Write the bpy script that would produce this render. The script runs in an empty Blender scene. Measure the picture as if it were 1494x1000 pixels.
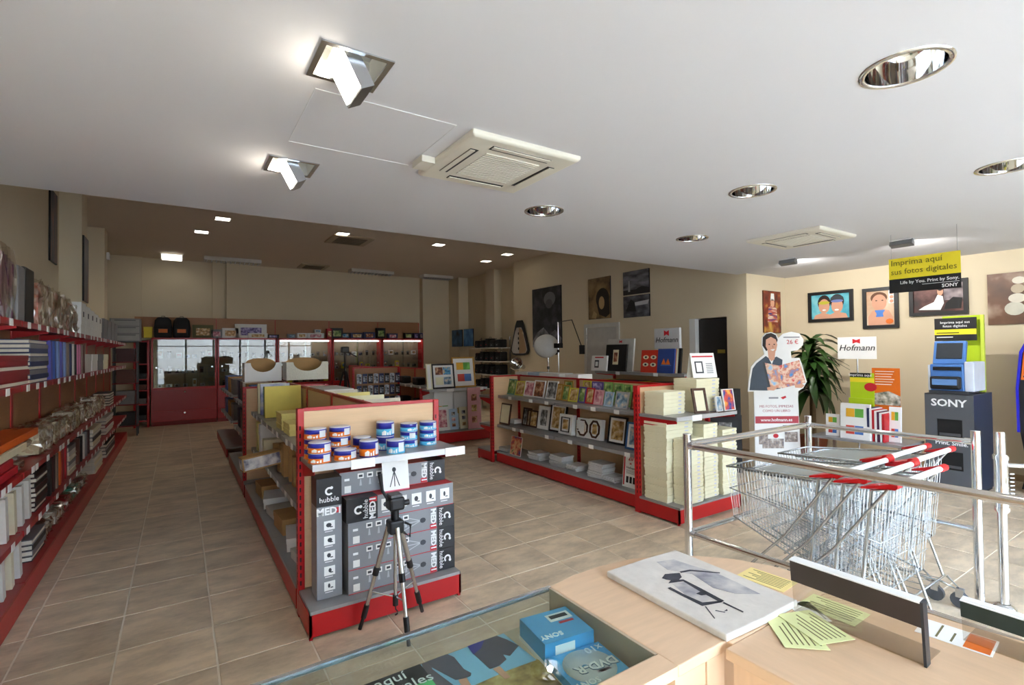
import bpy, bmesh, math, random
from mathutils import Matrix, Vector
RND = random.Random(11)
sc = bpy.context.scene
C = sc.collection
# ---------------------------------------------------------------- camera
YAW, PITCH, ROLL, FPX, EYE = 0.5815, 0.01667, -0.01208, 738.7, 1.70
_f = Vector((math.sin(YAW)*math.cos(PITCH), math.cos(YAW)*math.cos(PITCH), math.sin(PITCH)))
_r = Vector((math.cos(YAW), -math.sin(YAW), 0)); _u = _r.cross(_f)
RT = _r*math.cos(ROLL) + _u*math.sin(ROLL); UP = _u*math.cos(ROLL) - _r*math.sin(ROLL); FW = _f
cam = bpy.data.objects.new('camera', bpy.data.cameras.new('camera')); C.objects.link(cam)
cam.data.sensor_width = 36; cam.data.lens = FPX*36/1494; cam.data.clip_start = .05
mw = Matrix.Identity(4)
for i in range(3): mw[i][0] = RT[i]; mw[i][1] = UP[i]; mw[i][2] = -FW[i]
mw[2][3] = EYE
cam.matrix_world = mw
sc.camera = cam
def ray(px, py): return RT*((px-747)/FPX) - UP*((py-500)/FPX) + FW
def onz(px, py, z): d = ray(px, py); t = (z-EYE)/d.z; return Vector((d.x*t, d.y*t, z))
def onx(px, py, X): d = ray(px, py); t = X/d.x; return Vector((X, d.y*t, EYE+d.z*t))
def ony(px, py, Y): d = ray(px, py); t = Y/d.y; return Vector((d.x*t, Y, EYE+d.z*t))
def proj(p):
    v = Vector(p)-Vector((0, 0, EYE)); w = v.dot(FW)
    return (747+FPX*v.dot(RT)/w, 500-FPX*v.dot(UP)/w, w)
# ---------------------------------------------------------------- daylight and exposure
sc.view_settings.view_transform = 'Standard'; sc.view_settings.look = 'None'
sc.view_settings.gamma = 1; sc.view_settings.use_curve_mapping = False
sc.view_settings.exposure = EXPO = 3.55
W = bpy.data.worlds.new('sky'); sc.world = W; W.use_nodes = True
wn = W.node_tree.nodes; wl = W.node_tree.links
wn['Background'].inputs[0].default_value = (.68, .88, 1.17, 1); wn['Background'].inputs[1].default_value = 2.5
sun = bpy.data.objects.new('sun', bpy.data.lights.new('sun', 'SUN')); C.objects.link(sun)
sun.data.energy = 1.6; sun.data.angle = .01; sun.data.color = (1, .95, .87)
sun.rotation_euler = (math.radians(-32), math.radians(14), 0)      # over the roof from behind the shop: lights the street only
# ---------------------------------------------------------------- materials
def lin(c):
    if isinstance(c, str): c = [int(c[i:i+2], 16)/255 for i in (0, 2, 4)]
    return tuple((x/12.92 if x <= .04045 else ((x+.055)/1.055)**2.4) for x in c[:3]) + (1,)
_M = {}
def M(name, col='808080', rough=.5, metal=0, var=.06, scale=9, bump=0, emit=0, stretch=None, spec=.5, rnd=0):
    if name in _M: return _M[name]
    m = bpy.data.materials.new(name); m.use_nodes = True; _M[name] = m
    n = m.node_tree.nodes; l = m.node_tree.links; b = n['Principled BSDF']
    c = lin(col); b.inputs['Base Color'].default_value = c
    b.inputs['Roughness'].default_value = rough; b.inputs['Metallic'].default_value = metal
    b.inputs['Specular IOR Level'].default_value = spec
    if emit:
        b.inputs['Emission Color'].default_value = c; b.inputs['Emission Strength'].default_value = emit
    if var or bump:
        tc = n.new('ShaderNodeTexCoord'); mp = n.new('ShaderNodeMapping'); l.new(tc.outputs['Object'], mp.inputs[0])
        if stretch: mp.inputs['Scale'].default_value = stretch
        nz = n.new('ShaderNodeTexNoise'); nz.inputs['Scale'].default_value = scale; nz.inputs['Detail'].default_value = 5
        l.new(mp.outputs[0], nz.inputs['Vector'])
        if var:
            mx = n.new('ShaderNodeMix'); mx.data_type = 'RGBA'
            mx.inputs[6].default_value = tuple(x*(1-var*2) for x in c[:3])+(1,); mx.inputs[7].default_value = tuple(min(1, x*(1+var*2)) for x in c[:3])+(1,)
            l.new(nz.outputs[0], mx.inputs[0]); last = mx.outputs[2]
            if rnd:
                oi = n.new('ShaderNodeObjectInfo'); hs = n.new('ShaderNodeHueSaturation'); ma = n.new('ShaderNodeMath'); ma.operation = 'MULTIPLY_ADD'
                ma.inputs[1].default_value = rnd; ma.inputs[2].default_value = 1-rnd/2
                l.new(oi.outputs['Random'], ma.inputs[0]); l.new(ma.outputs[0], hs.inputs['Value']); l.new(last, hs.inputs['Color']); last = hs.outputs[0]
            l.new(last, b.inputs['Base Color'])
        if bump:
            bp = n.new('ShaderNodeBump'); bp.inputs['Strength'].default_value = bump; bp.inputs['Distance'].default_value = .01
            l.new(nz.outputs[0], bp.inputs['Height']); l.new(bp.outputs[0], b.inputs['Normal'])
    return m
def PRINT(name, cols=(), scale=6, detail=3, rough=.45, seed=0, stretch=(1, 1, 1)):
    """a printed photograph: soft blobs of the given colours"""
    if name in _M: return _M[name]
    m = bpy.data.materials.new(name); m.use_nodes = True; _M[name] = m
    n = m.node_tree.nodes; l = m.node_tree.links; b = n['Principled BSDF']; b.inputs['Roughness'].default_value = rough
    tc = n.new('ShaderNodeTexCoord'); mp = n.new('ShaderNodeMapping'); mp.inputs['Location'].default_value = (seed*3.1, seed*1.7, seed*2.3); mp.inputs['Scale'].default_value = stretch
    nz = n.new('ShaderNodeTexNoise'); nz.inputs['Scale'].default_value = scale; nz.inputs['Detail'].default_value = detail
    cr = n.new('ShaderNodeValToRGB'); e = cr.color_ramp.elements
    for i, c in enumerate(cols):
        p = .3+.4*i/max(1, len(cols)-1)
        el = e[i] if i < 2 else e.new(p)
        el.position = p; el.color = lin(c)
    l.new(tc.outputs['Object'], mp.inputs[0]); l.new(mp.outputs[0], nz.inputs['Vector']); l.new(nz.outputs[0], cr.inputs[0]); l.new(cr.outputs[0], b.inputs['Base Color'])
    return m
def GLASS(name, tint='ffffff', refl=1.0, rough=.0, base=.03):
    if name in _M: return _M[name]
    m = bpy.data.materials.new(name); m.use_nodes = True; _M[name] = m
    n = m.node_tree.nodes; l = m.node_tree.links; n.remove(n['Principled BSDF'])
    t = n.new('ShaderNodeBsdfTransparent'); t.inputs[0].default_value = lin(tint)
    g = n.new('ShaderNodeBsdfGlossy'); g.inputs['Roughness'].default_value = rough
    lw = n.new('ShaderNodeFresnel'); lw.inputs[0].default_value = 1.45
    ma = n.new('ShaderNodeMath'); ma.operation = 'MULTIPLY_ADD'; ma.inputs[1].default_value = refl; ma.inputs[2].default_value = base
    mx = n.new('ShaderNodeMixShader'); l.new(lw.outputs[0], ma.inputs[0])
    ge = n.new('ShaderNodeNewGeometry'); inv = n.new('ShaderNodeMath'); inv.operation = 'SUBTRACT'; inv.inputs[0].default_value = 1; l.new(ge.outputs['Backfacing'], inv.inputs[1])   # one surface of a thin pane mirrors, the other lets light out
    mu = n.new('ShaderNodeMath'); mu.operation = 'MULTIPLY'; l.new(ma.outputs[0], mu.inputs[0]); l.new(inv.outputs[0], mu.inputs[1]); l.new(mu.outputs[0], mx.inputs[0])
    l.new(t.outputs[0], mx.inputs[1]); l.new(g.outputs[0], mx.inputs[2]); l.new(mx.outputs[0], n['Material Output'].inputs[0])
    return m
RED = M('red_paint', 'b8141a', .35, var=.03); DKRED = M('dark_red', '7d1418', .5)
GREY = M('grey_shelf', '9a9a9b', .38, .25, var=.03); DKGREY = M('dark_grey', '4a4c50', .5)
WOODP = M('beech_panel', 'e2bd94', .45, var=.05, scale=5, stretch=(1, 1, 14)); WOODD = M('brown_panel', 'a8764f', .5, var=.06, scale=5, stretch=(1, 1, 12))
COUNT = M('counter_beech', 'dfbd9b', .38, var=.06, scale=4, stretch=(2, 14, 2))
CREAM = M('cream_wall', 'dccdb0', .85, var=.02, scale=1.5, bump=.02); WHITE = M('white_paint', 'e8e8e6', .6, var=.01)
CEIL = M('ceiling_paint', 'dedde0', .9, var=.01, scale=1); CEILB = M('back_ceiling_paint', 'dccfbe', .9, var=.02, scale=1)
CHROME = M('chrome', 'e6e8ea', .08, 1, var=0); ALU = M('aluminium', 'c9ccd0', .25, 1, var=0); STEEL = M('zinc_wire', 'c3c9cc', .25, .9, var=0)
BLACK = M('black_plastic', '141417', .45, var=.05); DARK = M('dark_void', '08080a', .7, var=0); PAPER = M('white_paper', 'f2f1ee', .7, var=.02)
PAGES = M('paper_edges', 'e4dccb', .8, var=.05, scale=60); CREAMBOX = M('cream_card', 'efe9c9', .7, var=.03); KRAFT = M('kraft_card', 'b9925f', .8, var=.08)
BLUE = M('blue_card', '2d5fae', .45); ORANGE = M('orange_card', 'e2701c', .45); YEL = M('yellow_card', 'f1dc2e', .5, var=.02); LIME = M('lime_card', 'b4cc1e', .5, var=.02)
INK = M('black_ink', '17171a', .6, var=0); REDINK = M('red_ink', 'c8202c', .6, var=0); WINK = M('white_ink', 'f4f4f4', .6, var=0); GINK = M('grey_ink', '8d8d92', .6, var=0)
GLS = GLASS('clear_glass', 'fcfcfc', .9); GLSTOP = GLASS('counter_glass', 'f0f6f2', 1.0, base=.03); ACRY = GLASS('acrylic', 'f2f0ec', .8, base=.08); WRAP = GLASS('clear_wrap', 'f6f2ea', 1.0, .22, base=.30)
GLSC = GLASS('cabinet_glass', 'e6ecea', 1.1, 0, base=.06)
# ---------------------------------------------------------------- mesh helpers
class MB:
    def __init__(s): s.v = []; s.f = []; s.sm = []
    def add(s, vs, fs, smooth=False):
        o = len(s.v); s.v += [tuple(v) for v in vs]; s.f += [[i+o for i in f] for f in fs]; s.sm += [smooth]*len(fs); return s
    def box(s, x0, x1, y0, y1, z0, z1, rot=None, c=None):
        vs = [Vector((x, y, z)) for x in (x0, x1) for y in (y0, y1) for z in (z0, z1)]
        if rot:
            c = Vector(c) if c else Vector(((x0+x1)/2, (y0+y1)/2, (z0+z1)/2)); vs = [rot @ (v-c)+c for v in vs]
        return s.add(vs, [(0, 1, 3, 2), (4, 6, 7, 5), (0, 4, 5, 1), (2, 3, 7, 6), (0, 2, 6, 4), (1, 5, 7, 3)])
    def tube(s, pts, r, n=8, caps=True, closed=False):
        pts = [Vector(p) for p in pts]; rs = r if isinstance(r, (list, tuple)) else [r]*len(pts); rings = []
        N = len(pts)
        for i, p in enumerate(pts):
            a = pts[i-1] if (i or closed) else p; b = pts[(i+1) % N] if (i < N-1 or closed) else p
            t = (b-a).normalized() if (b-a).length > 1e-9 else Vector((0, 0, 1))
            q = Vector((0, 0, 1)) if abs(t.z) < .9 else Vector((1, 0, 0))
            u = t.cross(q).normalized(); w = t.cross(u)
            rings.append([p+(u*math.cos(2*math.pi*k/n)+w*math.sin(2*math.pi*k/n))*rs[i] for k in range(n)])
        vs = [v for rg in rings for v in rg]; fs = []
        for i in range(N if closed else N-1):
            j = (i+1) % N
            for k in range(n): fs.append((i*n+k, i*n+(k+1) % n, j*n+(k+1) % n, j*n+k))
        s.add(vs, fs, n > 4)
        if caps and not closed: s.add(rings[0], [tuple(range(n))[::-1]]); s.add(rings[-1], [tuple(range(n))])
        return s
    def lathe(s, prof, n=24, c=(0, 0, 0), smooth=True):
        vs = []; fs = []
        for r, z in prof:
            for k in range(n): a = 2*math.pi*k/n; vs.append((c[0]+r*math.cos(a), c[1]+r*math.sin(a), c[2]+z))
        for i in range(len(prof)-1):
            for k in range(n): fs.append((i*n+k, i*n+(k+1) % n, (i+1)*n+(k+1) % n, (i+1)*n+k))
        return s.add(vs, fs, smooth)
    def prism(s, poly, y0, y1):
        n = len(poly); vs = [(x, y0, z) for x, z in poly]+[(x, y1, z) for x, z in poly]
        return s.add(vs, [tuple(range(n)), tuple(range(2*n-1, n-1, -1))]+[(i, i+n, (i+1) % n+n, (i+1) % n) for i in range(n)])
    def prismz(s, poly, z0, z1):
        n = len(poly); vs = [(x, y, z0) for x, y in poly]+[(x, y, z1) for x, y in poly]
        return s.add(vs, [tuple(range(n))[::-1], tuple(range(n, 2*n))]+[(i, (i+1) % n, (i+1) % n+n, i+n) for i in range(n)])
    def mesh(s, name, mat):
        me = bpy.data.meshes.new(name); me.from_pydata(s.v, [], s.f); me.polygons.foreach_set('use_smooth', s.sm)
        bm = bmesh.new(); bm.from_mesh(me); bmesh.ops.recalc_face_normals(bm, faces=bm.faces); bm.to_mesh(me); bm.free()
        me.materials.append(mat); return me
    def build(s, name, mat, parent=None, loc=None, rot=None, bevel=0):
        o = bpy.data.objects.new(name, s.mesh(name, mat)); C.objects.link(o)
        if parent: o.parent = parent
        if loc: o.location = loc
        if rot: o.rotation_euler = rot
        if bevel:
            b = o.modifiers.new('bevel', 'BEVEL'); b.width = bevel; b.segments = 2; b.limit_method = 'ANGLE'
        return o
def tag(o, label=None, cat=None, group=None, kind=None):
    if label: o['label'] = label
    if cat: o['category'] = cat
    if group: o['group'] = group
    if kind: o['kind'] = kind
    return o
def thing(name, label, cat, loc=(0, 0, 0), rz=0, group=None, rot=None):
    o = bpy.data.objects.new(name, None); C.objects.link(o); o.empty_display_size = .1
    o.location = loc; o.rotation_euler = rot if rot else (0, 0, rz)
    return tag(o, label, cat, group)
def mesh_obj(name, me, parent=None, loc=None, rot=None):
    o = bpy.data.objects.new(name, me); C.objects.link(o)
    if parent: o.parent = parent
    if loc: o.location = loc
    if rot: o.rotation_euler = rot
    return o
KIDS = {}
def copy_tree(root, loc, rz=None, label=None, group=None, rot=None):
    r = root.copy(); C.objects.link(r); r.location = loc
    if rot: r.rotation_euler = rot
    elif rz is not None: r.rotation_euler = (0, 0, rz)
    if label: r['label'] = label
    if group: r['group'] = group
    for ch in root.children:
        c = ch.copy(); C.objects.link(c); c.parent = r
        for g in ch.children:
            d = g.copy(); C.objects.link(d); d.parent = c
    return r
_BX = {}
def bx(name, x0, x1, y0, y1, z0, z1, mat, parent=None, bevel=0):
    return MB().box(x0, x1, y0, y1, z0, z1).build(name, mat, parent, bevel=bevel)
def struct(o): o['kind'] = 'structure'; return o
def text(name, body, size, mat, parent, loc, rot=(math.pi/2, 0, 0), align='CENTER', sx=1, bold=0, depth=.0008, shear=0):
    cu = bpy.data.curves.new(name, 'FONT'); cu.body = body; cu.size = size; cu.align_x = align; cu.align_y = 'CENTER'; cu.extrude = depth; cu.offset = bold; cu.shear = shear; cu.resolution_u = 2
    t = bpy.data.objects.new(name, cu); C.objects.link(t)
    dg = bpy.context.evaluated_depsgraph_get(); me = bpy.data.meshes.new_from_object(t.evaluated_get(dg)); bpy.data.objects.remove(t)
    me.materials.clear(); me.materials.append(mat)
    o = mesh_obj(name, me, parent, loc, rot); o.scale = (sx, 1, 1); return o
def flat(name, pts, y, mat, parent, th=.001):
    """a flat printed shape: outline in local x,z lying just in front of local plane y"""
    return MB().prism(pts, y-th, y).build(name, mat, parent)
def rect(x0, x1, z0, z1): return [(x0, z0), (x1, z0), (x1, z1), (x0, z1)]
def ell(cx, cz, rx, rz_, n=20, a0=0, a1=360): return [(cx+rx*math.cos(math.radians(a0+(a1-a0)*k/n)), cz+rz_*math.sin(math.radians(a0+(a1-a0)*k/n))) for k in range(n+(0 if a1-a0 == 360 else 1))]
ORD = ('bottom', 'second from bottom', 'third from bottom', 'fourth from bottom', 'fifth from bottom', 'sixth from bottom', 'seventh from bottom', 'eighth from bottom', 'ninth from bottom', 'tenth from bottom', 'eleventh from bottom', 'twelfth from bottom')
def od(k, n):
    if n == 1: return 'single'
    if k == n-1: return 'topmost'
    if k < n/2 and k < 12: return ORD[k]
    return ORD[n-1-k].replace('bottom', 'top') if 0 < n-1-k < 12 else 'middle'
NTH = ('first', 'second', 'third', 'fourth', 'fifth', 'sixth', 'seventh', 'eighth', 'ninth', 'tenth', 'eleventh', 'twelfth', 'thirteenth', 'fourteenth')
FX = -math.pi/2      # faces -X (things on or along the right wall)
FL = math.pi/2       # faces +X
# ================================================================ structure
XL, XD, XR, YF, YB, YC = -1.42, 7.6, 8.75, -3.0, 15.3, 4.70
HF, HB, YS = 2.9, 4.1, 4.86
TG = M('floor_grout', 'e6dccb', .9, var=.04)
floor = struct(bx('floor', XL-.2, 9.6, YF-.2, YB+.2, -.12, -.004, TG))
TILE = M('stoneware_tile', 'cdbaa0', .40, var=.115, scale=3.2, bump=.05, rnd=.16)
def _tile():
    n = _M['stoneware_tile'].node_tree; nz = [x for x in n.nodes if x.type == 'TEX_NOISE'][0]
    nz.inputs['Detail'].default_value = 9; nz.inputs['Roughness'].default_value = .68
    oi = [x for x in n.nodes if x.type == 'OBJECT_INFO'][0]; mp = [x for x in n.nodes if x.type == 'MAPPING'][0]
    mu = n.nodes.new('ShaderNodeMath'); mu.operation = 'MULTIPLY'; mu.inputs[1].default_value = 37
    n.links.new(oi.outputs['Random'], mu.inputs[0]); n.links.new(mu.outputs[0], mp.inputs['Location']); mp.inputs['Scale'].default_value = (.8, 1.7, 1)
_tile()
def _contrast(name, lo, hi):
    n = _M[name].node_tree; nz = [x for x in n.nodes if x.type == 'TEX_NOISE'][0]; mx = [x for x in n.nodes if x.type == 'MIX'][0]; mr = n.nodes.new('ShaderNodeMapRange'); mr.inputs[1].default_value = lo; mr.inputs[2].default_value = hi
    n.links.new(nz.outputs[0], mr.inputs[0]); n.links.new(mr.outputs[0], mx.inputs[0])
_contrast('stoneware_tile', .36, .62)
TS = .4755; g = .005
tm = MB(); a = TS/2-g; b = a-.002
tm.add([(-a, -a, -.008), (a, -a, -.008), (a, a, -.008), (-a, a, -.008), (-a, -a, -.0015), (a, -a, -.0015), (a, a, -.0015), (-a, a, -.0015), (-b, -b, 0), (b, -b, 0), (b, b, 0), (-b, b, 0)],
       [(0, 1, 5, 4), (1, 2, 6, 5), (2, 3, 7, 6), (3, 0, 4, 7), (4, 5, 9, 8), (5, 6, 10, 9), (6, 7, 11, 10), (7, 4, 8, 11), (8, 9, 10, 11)])
tme = tm.mesh('tile', TILE)
cells = []
for i in range(-4, 20):
    for j in range(-15, 25):
        x = .175+TS*(i+.5); y = 3.71+TS*(j+.5)
        if x > XR-.0 or y > YB or x < XL or y < YF: continue
        if x > XD+.3 and y > YC+.1: continue
        q = proj((x, y, 0)); vis = q[2] > .4 and -60 < q[0] < 1560 and 500 < q[1] < 1080
        hid = (.66 < x < 1.62 and 3.3 < y < 6.6) or (4.2 < x < 4.9 and 3.3 < y < 6.6) or x < -.95
        cells.append((-1 if (not vis or hid) else 1/q[2]**2, x, y))
cells.sort(reverse=True)
rest = MB()
for k, (s_, x, y) in enumerate(cells):
    if k < 300 and s_ > 0:
        mesh_obj('tile', tme, floor, (x, y, 0), (0, 0, 0))
    else:
        rest.add([(v[0]+x, v[1]+y, v[2]) for v in tm.v], tm.f)
tag(rest.build('tile_field', TILE, floor), kind='stuff')
# --- walls
def wall(name, parts, mat=CREAM):
    m = MB()
    for p in parts: m.box(*p)
    return struct(m.build(name, mat))
D0, D1, DZ = 5.06, 5.80, 2.23
wall('wall_left', [(XL-.2, XL, YF-.2, YB+.2, 0, HB), (XL, -1.17, 9.45, 9.96, 0, HB), (XL, -1.17, 12.1, 12.57, 0, HB)])
wall('wall_back', [(XL, 8.6, YB, YB+.2, 0, HB), (XL, -.75, YB-.10, YB, 0, HB), (.72, .95, YB-.10, YB, 0, HB), (1.04, 1.42, YB-.10, YB, 0, HB), (6.5, 6.9, YB-.25, YB, 0, HB)])
wall('wall_right', [(XD, XD+.15, YC, D0, 0, HB), (XD, XD+.15, D1, 11.44, 0, HB), (XD, XD+.15, D0, D1, DZ, HB), (XD+.15, 8.6, 11.29, 11.44, 0, HB), (XD+.3, XD+.5, 11.44, YB, 0, HB),
     (XD+.05, XD+.3, 12.55, 13.05, 0, HB), (XD-.05, XD+.3, 14.6, YB, 0, HB), (XD+.15, XR+.2, YC, YC+.15, 0, HB)])
wall('wall_kiosk', [(XR, XR+.2, YF-.2, YC+.15, 0, HB)])
# corridor behind the open doorway
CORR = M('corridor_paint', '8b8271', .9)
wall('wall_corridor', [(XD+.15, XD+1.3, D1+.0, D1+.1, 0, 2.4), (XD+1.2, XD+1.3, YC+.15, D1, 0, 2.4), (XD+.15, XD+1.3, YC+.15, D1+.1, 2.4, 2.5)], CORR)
d2 = struct(bx('door_2', XD+.09, XD+.13, D0+.02, D1-.13, .01, DZ-.02, M('dark_door', '2c2b2c', .4)))
bx('door_sign', XD+.082, XD+.09, D0+.10, D0+.24, 1.62, 1.68, M('brass_sign', 'a8913a', .4), d2)
bx('door_reveal', XD-.004, XD+.15, D1-.12, D1, .0, DZ, WHITE, d2)
m = MB().box(XD-.03, XD-.001, 7.50, 7.58, 0, 2.27).box(XD-.03, XD-.001, 8.50, 8.58, 0, 2.27).box(XD-.03, XD-.001, 7.58, 8.50, 2.19, 2.27)
d1 = struct(m.build('door_1', M('door_white', 'cfcdc6', .5)))
bx('door_leaf', XD-.018, XD-.001, 7.585, 8.495, .01, 2.185, M('door_white2', 'c4c2bd', .5), d1)
for hz in (.3, 1.1, 1.95): MB().tube([(XD-.024, 8.49, hz), (XD-.024, 8.49, hz+.09)], .008, 6).build('hinge', ALU, d1)
MB().tube([(XD-.02, 7.66, 1.02), (XD-.06, 7.66, 1.02), (XD-.06, 7.78, 1.02)], .009, 8).build('door_handle', ALU, d1)
# --- ceilings: front dropped slab with openings for the recessed lights
RDL = [(2.62, .87), (4.65, .99), (3.66, 2.2), (2.62, 3.46), (4.66, 3.5)]
SQL = [(.60, 2.13), (.60, 3.47)]
def holed(name, x0, x1, y0, y1, z, rounds, squares, mat):
    bm = bmesh.new(); es = []
    def loop(ps):
        vs = [bm.verts.new((x, y, z)) for x, y in ps]
        for i in range(len(vs)): es.append(bm.edges.new((vs[i], vs[(i+1) % len(vs)])))
    loop([(x0, y0), (x1, y0), (x1, y1), (x0, y1)])
    for x, y, r in rounds: loop([(x+r*math.cos(k*math.pi/16), y+r*math.sin(k*math.pi/16)) for k in range(32)])
    for x, y, r in squares: loop([(x-r, y-r), (x+r, y-r), (x+r, y+r), (x-r, y+r)])
    bmesh.ops.triangle_fill(bm, use_beauty=True, use_dissolve=False, edges=es, normal=(0, 0, -1))
    return bm
bm = holed('c', XL, XR, YF, YS, HF, [(x, y, .145) for x, y in RDL], [(x, y, .125) for x, y in SQL], CEIL)
me = bpy.data.meshes.new('ceiling'); bm.to_mesh(me); bm.free()
mb = MB(); mb.add([v.co for v in me.vertices], [tuple(p.vertices) for p in me.polygons])
mb.box(XL, XR, YS-.12, YS-.0, HF+.001, HB).box(XL, XR, YF, YS, HB, HB+.1)
mb.add([(XL, YS, HF), (XR, YS, HF), (XR, YS, HF+.002), (XL, YS, HF+.002)], [(0, 1, 2, 3)])
struct(mb.build('ceiling', CEIL))
struct(bx('ceiling_back', XL, 8.6, YS-.2, YB+.2, HB, HB+.12, CEILB))
# faint access panel in the front ceiling: four thin lines
hp = MB()
for (x0, x1, y0, y1) in ((.515, 1.23, 2.377, 2.383), (.515, 1.23, 3.050, 3.056), (.515, .5165, 2.38, 3.05), (1.2285, 1.23, 2.38, 3.05)): hp.box(x0, x1, y0, y1, HF-.0025, HF-.0002)
struct(hp.build('trim_1', M('panel_seam', 'f4f4f4', .6, var=0)))
# --- baseboards
BBM = M('tile_skirting', 'a58d6c', .5, var=.12)
struct(bx('baseboard_right', XR-.012, XR-.0005, YF, YC, 0, .08, BBM)); struct(MB().box(XD-.012, XD-.0005, D1, 7.5, 0, .08).box(XD-.012, XD-.0005, 8.58, 11.44, 0, .08).box(XD-.012, XD-.0005, YC, D0, 0, .08).build('baseboard_door', BBM))
# --- shop front behind the camera: piers, sill, lintel and big panes; street beyond
wall('wall_front', [(XL, -1.0, YF-.2, YF, 0, HB), (6.8, XR, YF-.2, YF, 0, HB), (-1.0, 6.8, YF-.2, YF, 2.75, HB), (-1.0, 6.8, YF-.2, YF, 0, .12)], CREAM)
for k in range(6):
    x0 = -1.0+k*7.8/6; x1 = x0+7.8/6; fr = MB()
    for p in ((x0, x0+.05, .12, 2.75), (x1-.05, x1, .12, 2.75), (x0, x1, .12, .17), (x0, x1, 2.70, 2.75), (x0, x1, 2.14, 2.19)): fr.box(p[0], p[1], YF-.13, YF-.07, p[2], p[3])
    w = struct(fr.build('window_%d' % (k+1), M('window_alu', 'b9bcc0', .4, .6, var=0)))
    for z0, z1 in ((.17, 2.14), (2.19, 2.70)): bx('pane', x0+.05, x1-.05, YF-.104, YF-.098, z0, z1, GLS, w)
struct(bx('street', -30, 40, -40, YF-.2, -.2, -.05, M('pavement', '7f7c77', .9, var=.05)))
hs = MB().box(-30, 40, -17, -16, -.05, 5.5); tag(struct(hs.build('wall_opposite', M('opposite_facade', 'a59f94', .9, var=.06))))  # unseen facade, height and distance shaped to limit sky light reaching the room
# ================================================================ ceiling fixtures
LAMP = M('lamp_glow', 'fff4e0', .5, var=0, emit=3); LAMPC = M('tube_glow', 'f4fbff', .5, var=0, emit=1.0); MIRR = M('mirror_reflector', 'eceef0', .06, 1, var=0)
DIMM = M('dim_diffuser', 'fdfdfd', .5, var=0, emit=.5)
ACM = M('ac_plastic', 'e4dfd0', .45, var=.02); ACD = M('ac_dark', '2a2a28', .6)
def spot(parent, energy, loc, rot, size=2.0, blend=.8, col=(1, .97, .92), r=.025):
    l = bpy.data.objects.new('lamp_light', bpy.data.lights.new('lamp_light', 'SPOT')); C.objects.link(l); l.parent = parent; l.location = loc; l.rotation_euler = rot
    l.data.energy = energy; l.data.spot_size = size; l.data.spot_blend = blend; l.data.color = col; l.data.shadow_soft_size = r
    return l
where = ['above the paying counter', 'nearest the kiosk wall', 'in the middle of the front ceiling', 'nearest the dropped edge above the aisle', 'between the second air conditioner and the dropped edge']
for (x, y), wv, en in zip(RDL, where, (.4, .4, 1.0, 2.2, 2.6)):
    t = thing('downlight', 'round mirrored recessed downlight ' + wv, 'downlight', (x, y, HF), group='round recessed downlights')
    MB().lathe([(.145, .0), (.145, -.006), (.168, -.006), (.170, 0)], 32).build('trim_ring', CHROME, t)
    MB().lathe([(.144, 0), (.142, .05), (.128, .10), (.10, .14), (.001, .155)], 32).build('reflector', MIRR, t)
    for s in (-1, 1): MB().tube([(s*.03, -.055, .09), (s*.03, .055, .09)], .013, 8).build('bulb', DIMM, t)
    spot(t, en, (0, 0, -.01), (0, 0, 0), 2.4)
for (x, y), wv in zip(SQL, ('farther from the dropped ceiling edge', 'closer to the dropped ceiling edge')):
    t = thing('square_spotlight', 'lit square recessed tilting spotlight, the one ' + wv, 'spotlight', (x, y, HF), group='square tilting spotlights')
    fr = MB()
    for p in ((-.145, .145, -.145, -.122), (-.145, .145, .122, .145), (-.145, -.122, -.122, .122), (.122, .145, -.122, .122)): fr.box(p[0], p[1], p[2], p[3], -.006, .0)
    fr.build('frame', ALU, t)
    MB().box(-.124, .124, -.124, .124, .119, .12).box(-.125, -.124, -.125, .125, 0, .12).box(.124, .125, -.125, .125, 0, .12).box(-.125, .125, -.125, -.124, 0, .12).box(-.125, .125, .124, .125, 0, .12).build('housing', M('housing_white', 'd8d8d4', .4), t)
    rt = Matrix.Rotation(math.radians(62), 3, 'Y'); c0 = (.0, 0, -.025)
    MB().box(-.10, .10, -.10, .10, -.055, .005, rt, c0).build('lamp_head', ALU, t)
    MB().box(-.088, .088, -.088, .088, -.060, -.0555, rt, c0).build('lit_face', LAMP, t)
def aircon(label, x, y, sz, turn):
    t = thing('ceiling_air_conditioner', label, 'air conditioner', (x, y, HF-.001), turn); h = sz/2
    m = MB(); o = [(-h, -h), (h, -h), (h, h), (-h, h)]
    m.add([(a*s, b*s, z) for s, z in ((1, 0), (1, -.022), (.955, -.034)) for a, b in o], [(i+4*k, (i+1) % 4+4*k, (i+1) % 4+4*k+4, i+4*k+4) for k in (0, 1) for i in range(4)]+[(8, 9, 10, 11)])
    m.build('panel', ACM, t, bevel=.008)
    for k in range(4):
        a = k*math.pi/2; rz = Matrix.Rotation(a, 3, 'Z')
        def rb(nm, x0, x1, y0, y1, z0, z1, mt):
            mm = MB().box(x0, x1, y0, y1, z0, z1); mm.v = [tuple(rz @ Vector(v)) for v in mm.v]; return mm.build(nm, mt, t)
        rb('air_slot', -h*.55, h*.55, -h*.80, -h*.66, -.0365, -.033, ACD)
        rb('louvre', -h*.53, h*.53, -h*.795, -h*.71, -.041, -.0366, ACM)
    for k in range(16):
        yy = -h*.5+k*h*1.0/15
        bx('grille_slat', -h*.5, h*.5, yy-.008, yy+.006, -.040, -.0345, ACM, t)
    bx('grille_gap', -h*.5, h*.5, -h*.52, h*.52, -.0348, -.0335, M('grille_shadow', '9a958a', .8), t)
    return t
a1 = aircon('large cream ceiling air conditioner with louvred grille beside the lit spotlights', 1.70, 2.74, .76, 0)
bx('sensor_box', -.47, -.383, .10, .25, -.04, -.001, ACM, a1)
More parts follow.
